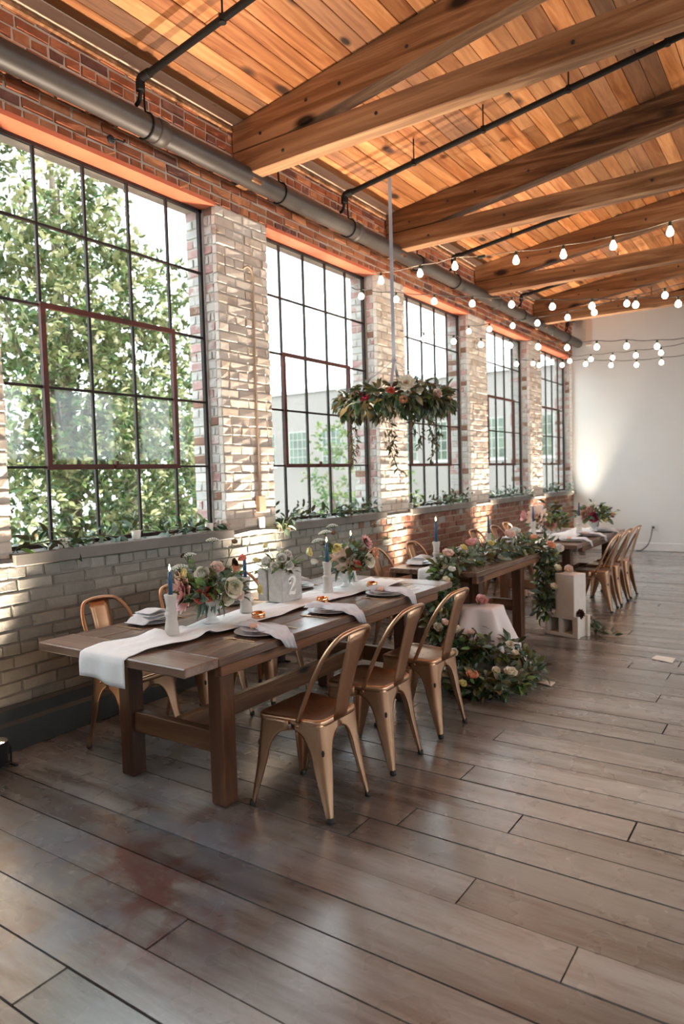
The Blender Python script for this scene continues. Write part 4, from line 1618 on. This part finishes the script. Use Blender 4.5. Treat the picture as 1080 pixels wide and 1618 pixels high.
GG = (['leaf_dark', 'leaf_olive', 'leaf_sage', 'leaf_bronze', 'leaf_bright'], [.32, .2, .26, .14, .08])
g = thing('leaf_garland', 'thick leafy garland with blush roses spilling from the middle table to the floor', 'garland', (1.6, 5.0, 0))
gp = [(2.18, 4.72, .06), (2.08, 4.46, .06), (1.9, 4.42, .07), (1.76, 4.52, .06)]
gp2 = [(2.2, 4.85, .09), (2.08, 4.98, .16), (1.9, 4.93, .22), (1.72, 4.86, .2), (1.56, 4.84, .17), (1.47, 4.86, .3), (1.46, 4.9, .5), (1.47, 4.92, .7), (1.5, 5.02, .82), (1.53, 5.3, .83), (1.55, 5.7, .83), (1.57, 6.1, .83), (1.64, 6.42, .83), (1.76, 6.6, .76), (1.77, 6.56, .58), (1.78, 6.5, .38), (1.77, 6.45, .2)]
loc = lambda L_: [(a - 1.6, b - 5.0, c) for a, b, c in L_]
garland(g, loc(gp2), 240, 1900, lambda t: .1 if t > .8 else .115 if t > .45 else .115, .078, GG, .15)
garland(g, loc(gp), 50, 520, .1, .075, GG, .05)
for (x, y, z, k_, c, s) in ((1.5, 4.98, .9, 'rose', 'petal_blush', .045), (1.53, 5.2, .93, 'rose', 'petal_yellow', .03), (1.56, 5.32, .95, 'rose', 'petal_pink', .05), (1.6, 5.6, .93, 'rose', 'petal_yellow', .03), (1.6, 6.05, .96, 'rose', 'petal_blush', .05), (1.58, 6.25, .97, 'rose', 'petal_white', .05), (1.72, 6.35, .9, 'cup', 'petal_peach', .045), (1.85, 6.42, .84, 'rose', 'petal_peach', .045),
        (1.9, 6.5, .8, 'rose', 'petal_white', .05), (1.6, 4.83, .8, 'rose', 'petal_white', .032), (1.56, 4.8, .72, 'cup', 'petal_cream', .035), (1.52, 4.78, .5, 'rose', 'petal_yellow', .02), (1.5, 4.76, .36, 'rose', 'petal_cream', .04), (1.56, 4.76, .4, 'cup', 'petal_blush', .035), (1.64, 4.78, .34, 'cup', 'petal_cream', .05), (1.76, 4.8, .34, 'rose', 'petal_blush', .03), (1.66, 4.7, .2, 'rose', 'petal_cream', .035),
        (2.04, 4.86, .27, 'rose', 'petal_cream', .03), (2.1, 4.8, .22, 'cup', 'petal_cream', .03), (1.95, 4.38, .14, 'rose', 'petal_peach', .045), (2.15, 4.56, .14, 'rose', 'petal_cream', .05), (2.06, 4.52, .16, 'cup', 'petal_cream', .035), (1.9, 4.32, .1, 'rose', 'petal_yellow', .03), (1.88, 6.42, .45, 'cup', 'petal_cream', .04), (1.9, 6.46, .62, 'cup', 'petal_cream', .04)):
    put_flower(g, (x - 1.6, y - 5, z), (TW * .6 + Vector((0, 0, .7)) + rdir() * .3), s * 1.25, k_, c)

# ------------------------------------------------------------------ hanging wreath
wr_ = thing('hanging_wreath', 'round leafy flower wreath hanging from the ceiling on a grey ribbon', 'wreath', (.7, 5.6, 2.22))
ring = [(.43 * math.cos(a), .43 * math.sin(a), 0) for a in np.linspace(0, 2 * PI, 13)[:-1]]
garland(wr_, ring, 270, 800, .12, .1, (['leaf_dark', 'leaf_olive', 'leaf_sage', 'leaf_bronze'], [.66, .18, .13, .03]), .45, True)
wp = Vector((0, 0, .37))
part('ribbon', MB().box((-.017, -.002, .36), (.017, .002, 2.0), 'ribbon'), wr_)
for a in (YAW + .1, YAW + PI * .42, YAW + PI - .2, YAW - PI * .55):
    e = Vector((.43 * math.cos(a), .43 * math.sin(a), .05))
    d = (e - wp).normalized()
    s_ = Vector((0, 0, 1)).cross(d).normalized() * .013
    part('ribbon', MB().add([wp - s_, wp + s_, e + s_, e - s_, wp - s_ + Vector((0, 0, .003)), wp + s_ + Vector((0, 0, .003)), e + s_ + Vector((0, 0, .003)), e - s_ + Vector((0, 0, .003))], [(0, 1, 2, 3), (7, 6, 5, 4), (0, 3, 7, 4), (1, 5, 6, 2)], 'ribbon'), wr_)
part('ribbon_knot', MB().bbox((-.024, -.012, .345), (.024, .012, .385), 'ribbon', .008), wr_)
for (r, u, t, k_, c, s) in ((-.36, .03, .28, 'rose', 'petal_pink', .045), (-.29, .0, .36, 'rose', 'petal_magenta', .06), (-.18, .02, .42, 'rose', 'petal_bronze' if False else 'petal_cream', .03), (-.07, .03, .48, 'rose', 'petal_coral', .045), (.03, -.05, .5, 'cup', 'petal_peach', .05), (.06, .1, .46, 'dahlia', 'petal_cream', .085), (.16, .04, .46, 'rose', 'petal_cream', .055), (.33, .01, .36, 'rose', 'petal_blush', .055), (.46, -.02, .16, 'rose', 'petal_peach', .035), (-.44, .0, .1, 'rose', 'petal_white', .035)):
    put_flower(wr_, off(r, u, t), TW + Vector((0, 0, .25)) + RT * r, s, k_, c)
for (r, t, ln, dx) in ((-.42, .15, .55, .02), (-.36, -.1, .4, 0), (-.14, .4, .62, .16), (-.08, .38, .45, .06), (.2, .36, .42, -.05), (.3, .2, .5, 0), (.42, .05, .42, -.06), (.36, -.12, .36, 0), (.12, .4, .3, 0)):
    pts = [off(r + dx * q * q + .015 * math.sin(q * 7 + r * 9), -.05 - ln * q, t) for q in np.linspace(0, 1, 9)]
    vn = part('vine', MB().tube(pts, .003, 'twig', 5), wr_)
    for q in range(int(ln * 75)):
        f = rnd.random()
        p = pts[0].lerp(pts[-1], f) + off(dx * (f * f - f), 0, 0)
        put_leaf(vn, p, (rdir() + Vector((0, 0, -.7))).normalized(), rnd.uniform(.04, .075), rnd.choice(('leaf_dark', 'leaf_olive')), .3)

# ------------------------------------------------------------------ sill garlands
sl = ['under the nearest window', 'under the second window', 'under the third window', 'under the fourth window', 'under the window nearest the white wall']
for i in range(5):
    a, b = WINS[i + 2]
    s = thing('sill_garland', 'trailing greenery laid along the ledge ' + sl[i], 'garland', (-.05, (a + b) / 2, Z_SILL), group='sill greenery')
    L = (b - a) / 2 - .05
    pts = [(.045 * math.sin(k_ * 1.3 + i) + .02, -L + 2 * L * k_ / 9, .03 + .025 * (k_ % 2)) for k_ in range(10)]
    if i == 1:
        pts = [(.13, -L - .06, -.05), (.09, -L + .02, .02)] + pts[1:]
    gm = (['leaf_dark', 'leaf_sage', 'leaf_bright'], [.68, .24, .08]) if i < 3 else (['leaf_dark', 'leaf_sage'], [.4, .6])
    garland(s, pts, (90, 120, 90, 60, 40)[i], (40, 90, 60, 60, 60)[i], .06 if i else .05, .082 if i == 0 else .07, gm, 0, False, .004)
    for q in range(6):                       # sprigs standing up
        y = rnd.uniform(-L, L)
        for w_ in range(4):
            put_leaf(s, (.0 + rnd.uniform(-.03, .03), y + rnd.uniform(-.03, .03), .05 + .035 * w_), (rdir() + Vector((0, 0, .8))), .06, 'leaf_dark', .44)
cup = MB().lathe([(.025, 0), (.028, .003), (.033, .06), (.03, .061), (.027, .01)], 'candle_white', 14).mesh('votive', True)
for x, y, lab in ((-.02, 2.62, 'square white votive on the nearest ledge behind dark leaves'), (-.02, 3.9, 'small pale votive at the far end of the nearest ledge'), (-.03, 3.2, 'small white votive in the middle of the nearest ledge'), (-.03, 7.2, 'pale votive at the near end of the third ledge')):
    tag(link('votive_candle', cup, None, (x, y, Z_SILL)), lab, 'votive')

# ------------------------------------------------------------------ cinder blocks, cloth, roses


def cinder(root, name, w, d, h, m, wall=.032):
    """block with two cells opening through along local y; w along x, h up"""
    mb = MB()
    c = (w - 3 * wall) / 2
    mb.bbox((-w / 2, -d / 2, 0), (w / 2, d / 2, wall), m, .004)
    mb.bbox((-w / 2, -d / 2, h - wall), (w / 2, d / 2, h), m, .004)
    for x in (-w / 2, -wall / 2, w / 2 - wall):
        mb.box((x, -d / 2 + .002, wall - .002), (x + wall, d / 2 - .002, h - wall + .002), m)
    for x in (-w / 2 + wall, wall / 2):
        mb.box((x, d / 2 - .03, wall - .002), (x + c, d / 2 - .01, h - wall + .002), 'cinder_grey')
    return part(name, mb, root)


b1 = thing('cinder_block', 'white cinder block lying flat with two dark cells, beside the table garland', 'block', (1.965, 6.525, 0), -.316)
cinder(b1, 'block', .33, .2, .2, 'cinder_white')
for s in (-1, 1):
    part('end_flange', MB().bbox((.164, s * .1 - .02 * (s + 1), 0), (.19, s * .1 + .02 * (1 - s), .2), 'cinder_white', .004), b1)
b2 = thing('cinder_block', 'white cinder block standing upright on the flat block', 'block', (2.02, 6.5, .2), -.316)
part('block', MB().bbox((-.095, -.095, 0), (.095, .095, .385), 'cinder_white', .005), b2)
part('end_flange', MB().bbox((-.115, -.085, 0), (-.095, -.05, .385), 'cinder_white', .003).bbox((-.115, .05, 0), (-.095, .085, .385), 'cinder_white', .003), b2)


def bloom(name, label, p, d, s, k_, c, leaves=3):
    t = thing(name, label, 'flower', p)
    put_flower(t, (0, 0, s * .4), d, s, k_, c)
    for i in range(leaves):
        a = i * 2.4
        put_leaf(t, (0, 0, s * .2), (math.cos(a), math.sin(a), .15), s * 1.3, 'leaf_olive', .44, 0)


bloom('peach_rose', 'blush peach flower on top of the upright white cinder block', (1.99, 6.5, .585), TW + Vector((0, 0, .5)), .06, 'cup', 'petal_blush', 2)
bloom('dark_bloom', 'dark brown dried flower on the flat white cinder block', (2.11, 6.44, .2), TW + Vector((0, 0, .3)), .05, 'dahlia', 'petal_dark', 3)
fs_ = thing('fallen_greenery', 'dark fallen sprig on the floor beside the white cinder blocks', 'sprig', (2.24, 6.6, 0))
garland(fs_, [(-.08, .05, .16), (-.04, 0, .08), (.04, 0, .04), (.14, .03, .03)], 40, 0, .05, .06, (['leaf_dark', 'leaf_bronze'], [.8, .2]), .1, False, .004)
b3 = thing('cinder_block', 'grey cinder block standing under the pale cloth', 'block', (1.715, 5.1, 0))
part('plinth', MB().bbox((-.13, -.1, 0), (.15, .105, .1), 'cinder_white', .005), b3)
cinder(b3, 'block', .24, .19, .39, 'cinder_grey').location.z = .1
cl = thing('draped_cloth', 'pale pink gauzy cloth draped over the grey cinder block', 'cloth', (1.715, 5.1, 0))


def drape(u, v):
    # u runs round the rim of the block from its left front corner to the back, v from the middle of the top outwards and down
    hx, hy0, hy1, top = .135, -.105, .105, .4975
    per = [(-hx, hy0 + .1), (-hx, hy0), (hx, hy0), (hx, hy1), (hx - .12, hy1)]
    ln = [.1, .27, .21, .12]
    s_ = u * sum(ln)
    k_ = 0
    while k_ < 3 and s_ > ln[k_]:
        s_ -= ln[k_]
        k_ += 1
    a, b = Vector(per[k_]), Vector(per[k_ + 1])
    e = a.lerp(b, min(1, s_ / ln[k_]))
    if v < .3:
        q = e * (v / .3)
        return (q.x, q.y, top + .002 + .003 * math.sin(u * 17) * v)
    w = (v - .3) / .7
    c = e.normalized()
    f = .5 + .5 * math.sin(u * 26 + .8)
    drop = .16 + .26 * smoothstep((u - .18) / .35)
    fl = .014 + (.005 + .14 * f) * w ** .9 + .05 * w * smoothstep((u - .3) / .3)
    return (e.x + c.x * fl + .03 * w * w, e.y + c.y * fl, top - drop * w - .03 * w * f)


c1 = part('cloth', MB().grid(drape, 60, 26, 'linen_pink'), cl, True)
solidify(c1, .003)
bloom('blush_rose', 'blush rose resting on the cloth-covered block', (1.73, 5.08, .503), TW * .7 + Vector((0, 0, .7)), .062, 'rose', 'petal_pink', 3)
tr = thing('cloth_tail', 'tan end of fabric lying on the floor by the garland', 'cloth', (2.2, 4.98, 0))
solidify(part('cloth', MB().grid(lambda u, v: (u * .2 - .06, v * .1 - .05 - u * .06, .006 + .02 * math.sin(v * PI) * (1 - u)), 8, 8, 'linen_tan'), tr, True), .003)

# ------------------------------------------------------------------ string lights
STR = {
    'rising from the second window pier, nearest the camera': [[.0, 6.0, 3.58], [.35, 6.0, 3.47], [.78, 6.0, 3.46], [1.14, 6.0, 3.46], [1.72, 6.0, 3.4], [2.13, 6.0, 3.37], [2.53, 6.0, 3.36], [2.95, 6.0, 3.38], [3.35, 6.0, 3.42], [3.75, 6.0, 3.5], [4.2, 6.0, 3.62]],
    'hanging level above the flower wreath': [[0, 6.0, 3.42], [.09, 6.04, 3.36], [.42, 6.17, 3.3], [.77, 6.31, 3.25], [1.11, 6.45, 3.2], [1.46, 6.58, 3.16], [1.81, 6.72, 3.11], [2.14, 6.86, 3.09], [2.5, 7.0, 3.07], [2.84, 7.14, 3.05], [3.2, 7.28, 3.06], [3.56, 7.42, 3.1], [3.9, 7.56, 3.16]],
    'climbing from the third window towards the room': [[0, 8.6, 3.44], [.17, 8.51, 3.38], [.52, 8.34, 3.33], [.89, 8.15, 3.29], [1.25, 7.97, 3.24], [1.65, 7.77, 3.21], [1.97, 7.62, 3.19], [2.33, 7.44, 3.19], [2.71, 7.25, 3.17], [3.1, 7.06, 3.19], [3.5, 6.87, 3.24]],
    'level across the white wall, uppermost there': [[0, 6.99, 3.14], [.24, 7.1, 3.07], [.54, 7.24, 3.02], [.81, 7.37, 2.97], [1.1, 7.49, 2.94], [1.37, 7.62, 2.91], [1.65, 7.74, 2.88], [1.93, 7.87, 2.87], [2.21, 7.99, 2.86], [2.49, 8.12, 2.84], [2.8, 8.25, 2.85], [3.1, 8.38, 2.88]],
    'sloping across the white wall, middle one there': [[0, 10.8, 3.28], [.29, 10.64, 3.2], [.62, 10.46, 3.16], [.95, 10.28, 3.12], [1.3, 10.08, 3.08], [1.63, 9.9, 3.04], [1.96, 9.72, 3.01], [2.29, 9.54, 2.98], [2.65, 9.35, 2.98], [3.0, 9.15, 3.0]],
    'lowest across the white wall': [[0, 9.7, 3.16], [.33, 9.8, 3.09], [.63, 9.89, 3.05], [.93, 9.98, 3.03], [1.23, 10.07, 3.02], [1.55, 10.16, 2.98], [1.86, 10.26, 2.96], [2.16, 10.35, 2.97], [2.5, 10.45, 2.99], [2.85, 10.55, 3.03]]}
ME_SOCK = MB().lathe([(.004, .034), (.011, .03), (.0125, .0), (.011, -.004)], 'socket', 10).mesh('socket', True)
ME_PEAR = MB().lathe([(.009, 0), (.012, -.01), (.02, -.028), (.027, -.048), (.026, -.062), (.017, -.074), (.003, -.079)], 'bulb_glow', 14).mesh('bulb', True)
ME_GLOBE = MB().lathe([(.009, 0), (.012, -.008), (.024, -.02), (.029, -.037), (.025, -.053), (.014, -.063), (.003, -.066)], 'bulb_glow', 14).mesh('bulb', True)
for i, (lab, pts) in enumerate(STR.items()):
    x0, y0, z0 = pts[0]
    t = thing('string_lights', 'string of glowing bulbs ' + lab, 'lights', (x0, y0, z0), group='strings of bulbs')
    up = .062
    # the far end climbs to the tie beam on the room side
    wire = [(p[0] - x0, p[1] - y0, p[2] - z0 + (up if j else 0.03)) for j, p in enumerate(pts)]
    cable = []
    for j in range(len(wire) - 1):
        a, b = Vector(wire[j]), Vector(wire[j + 1])
        cable += [a, a.lerp(b, .5) - Vector((0, 0, .012))]
    cable.append(Vector(wire[-1]))
    e = cable[-1]
    cable += [e.lerp(Vector((e.x + 1.6, e.y + (cable[-1].y - cable[0].y) * .2, 4.05 - z0)), q) for q in (.3, .6, 1)]
    part('cable', MB().tube(crom(cable, 3), .0042, 'cable_tan' if i == 0 else 'cable_dark', 5), t, True)
    for p in pts[1:]:
        so2 = link('socket', ME_SOCK, t, (p[0] - x0, p[1] - y0, p[2] - z0 + .028))
        link('bulb', ME_PEAR if i == 0 else ME_GLOBE, so2, (0, 0, 0))
    if i in (0, 2):
        p = Vector(wire[4]).lerp(Vector(wire[3]), .55)
        part('plug', MB().bbox((p.x - .035, p.y - .012, p.z - .03), (p.x + .035, p.y + .012, p.z - .004), 'socket', .005), t)

# ------------------------------------------------------------------ uplights at the foot of the wall
ups = [(.2, 2.0, 'leftmost'), (.2, 4.42, 'under the first pier'), (.2, 6.83, 'under the second pier'), (.2, 9.24, 'under the third pier'), (.2, 11.65, 'under the fourth pier'), (.24, 13.45, 'in the far corner')]
ups += [(XR - .2, y, 'unseen fill added opposite, %s from the far end' % ('fifth', 'fourth', 'third', 'second', 'first')[i]) for i, (x, y, l_) in enumerate(ups[:5])]  # unseen lamps added along the other wall to brighten ceiling and beams
for x, y, lab in ups:
    t = thing('uplight', 'small black floor spotlight by the wall, ' + lab, 'spotlight', (x, y, 0), group='floor uplights')
    part('can', MB().lathe([(.05, .03), (.062, .045), (.068, .15), (.07, .155), (.062, .155), (.055, .1)], 'black', 16), t, True)
    part('lens', MB().lathe([(.056, .128), (.056, .131)], 'uplight_lens', 16), t)
    part('yoke', MB().tube([(0, -.085, .1), (0, -.085, .008), (0, .085, .008), (0, .085, .1)], .008, 'black', 6).box((-.06, -.09, 0), (.06, -.075, .012), 'black').box((-.06, .075, 0), (.06, .09, .012), 'black'), t)
    ld = bpy.data.lights.new('uplight_beam', 'SPOT')
    ld.energy = 260 if x > 5 else 330 if y < 13 else 130
    ld.color = (1, .82, .64)
    ld.spot_size = math.radians(64 if y < 13 else 44)
    ld.spot_blend = 1
    ld.shadow_soft_size = .05
    lo = link('uplight_beam', ld, t, (0, 0, .165))
    d = Vector((.05 if x < 5 else -.9, 0, 1))
    lo.rotation_euler = d.to_track_quat('-Z', 'Y').to_euler()

# ------------------------------------------------------------------ small wall and floor things
t = thing('wall_cable', 'tan cable hanging down the first painted pier to a socket box', 'cable', (.01, 4.42, 1.2))
part('cable', MB().tube(crom([(-.02, -.035, 2.07), (.03, -.02, 2.08), (.03, .03, 2.0), (.012, .045, 1.7), (.012, .04, 1.2), (.012, .045, .6), (.012, .04, .2)], 6), .009, 'cable_tan', 6), t, True)
part('junction_box', MB().bbox((.0, .0, .06), (.045, .085, .2), 'cable_tan', .004), t)
part('socket_plate', MB().bbox((.0, .02, -.12), (.02, .09, .02), 'outlet', .003), t)
t = thing('wall_bracket', 'small black bracket fixed to the red brick above the nearest window', 'bracket', (0, 3.1, 3.82))
part('plate', MB().lathe([(.028, 0), (.028, .012), (.012, .016)], 'black', 12), t, True, (.004, 0, 0), (0, PI / 2, 0))
part('hook', MB().tube(crom([(.01, 0, 0), (.05, .02, -.01), (.06, .06, -.01), (.04, .09, .02)], 4), .007, 'black', 6), t, True)
t = thing('wall_outlet', 'white outlet plate with a grey cord on the white end wall', 'outlet', (1.46, YF, .44))
part('plate', MB().bbox((-.06, -.012, -.06), (.06, .0, .06), 'outlet', .004), t)
part('cord', MB().tube(crom([(-.02, -.02, 0), (-.03, -.06, -.03), (-.06, -.05, -.2), (-.12, -.06, -.34), (-.22, -.08, -.425), (-.3, -.1, -.432)], 5), .008, 'cable_dark', 6), t, True)
part('plug', MB().bbox((-.04, -.035, -.02), (.0, -.012, .02), 'cable_dark', .004), t)
t = tag(part('floor_paper', MB().add([(2.803, 5.982, .0015), (2.971, 5.923, .0015), (2.971, 6.073, .004), (2.82, 6.103, .002), (2.803, 5.982, .003), (2.971, 5.923, .003), (2.971, 6.073, .006), (2.82, 6.103, .004)], [(3, 2, 1, 0), (4, 5, 6, 7), (0, 1, 5, 4), (1, 2, 6, 5), (2, 3, 7, 6), (3, 0, 4, 7)], 'paper'), None), 'small white sheet of paper lying on the floor', 'paper')
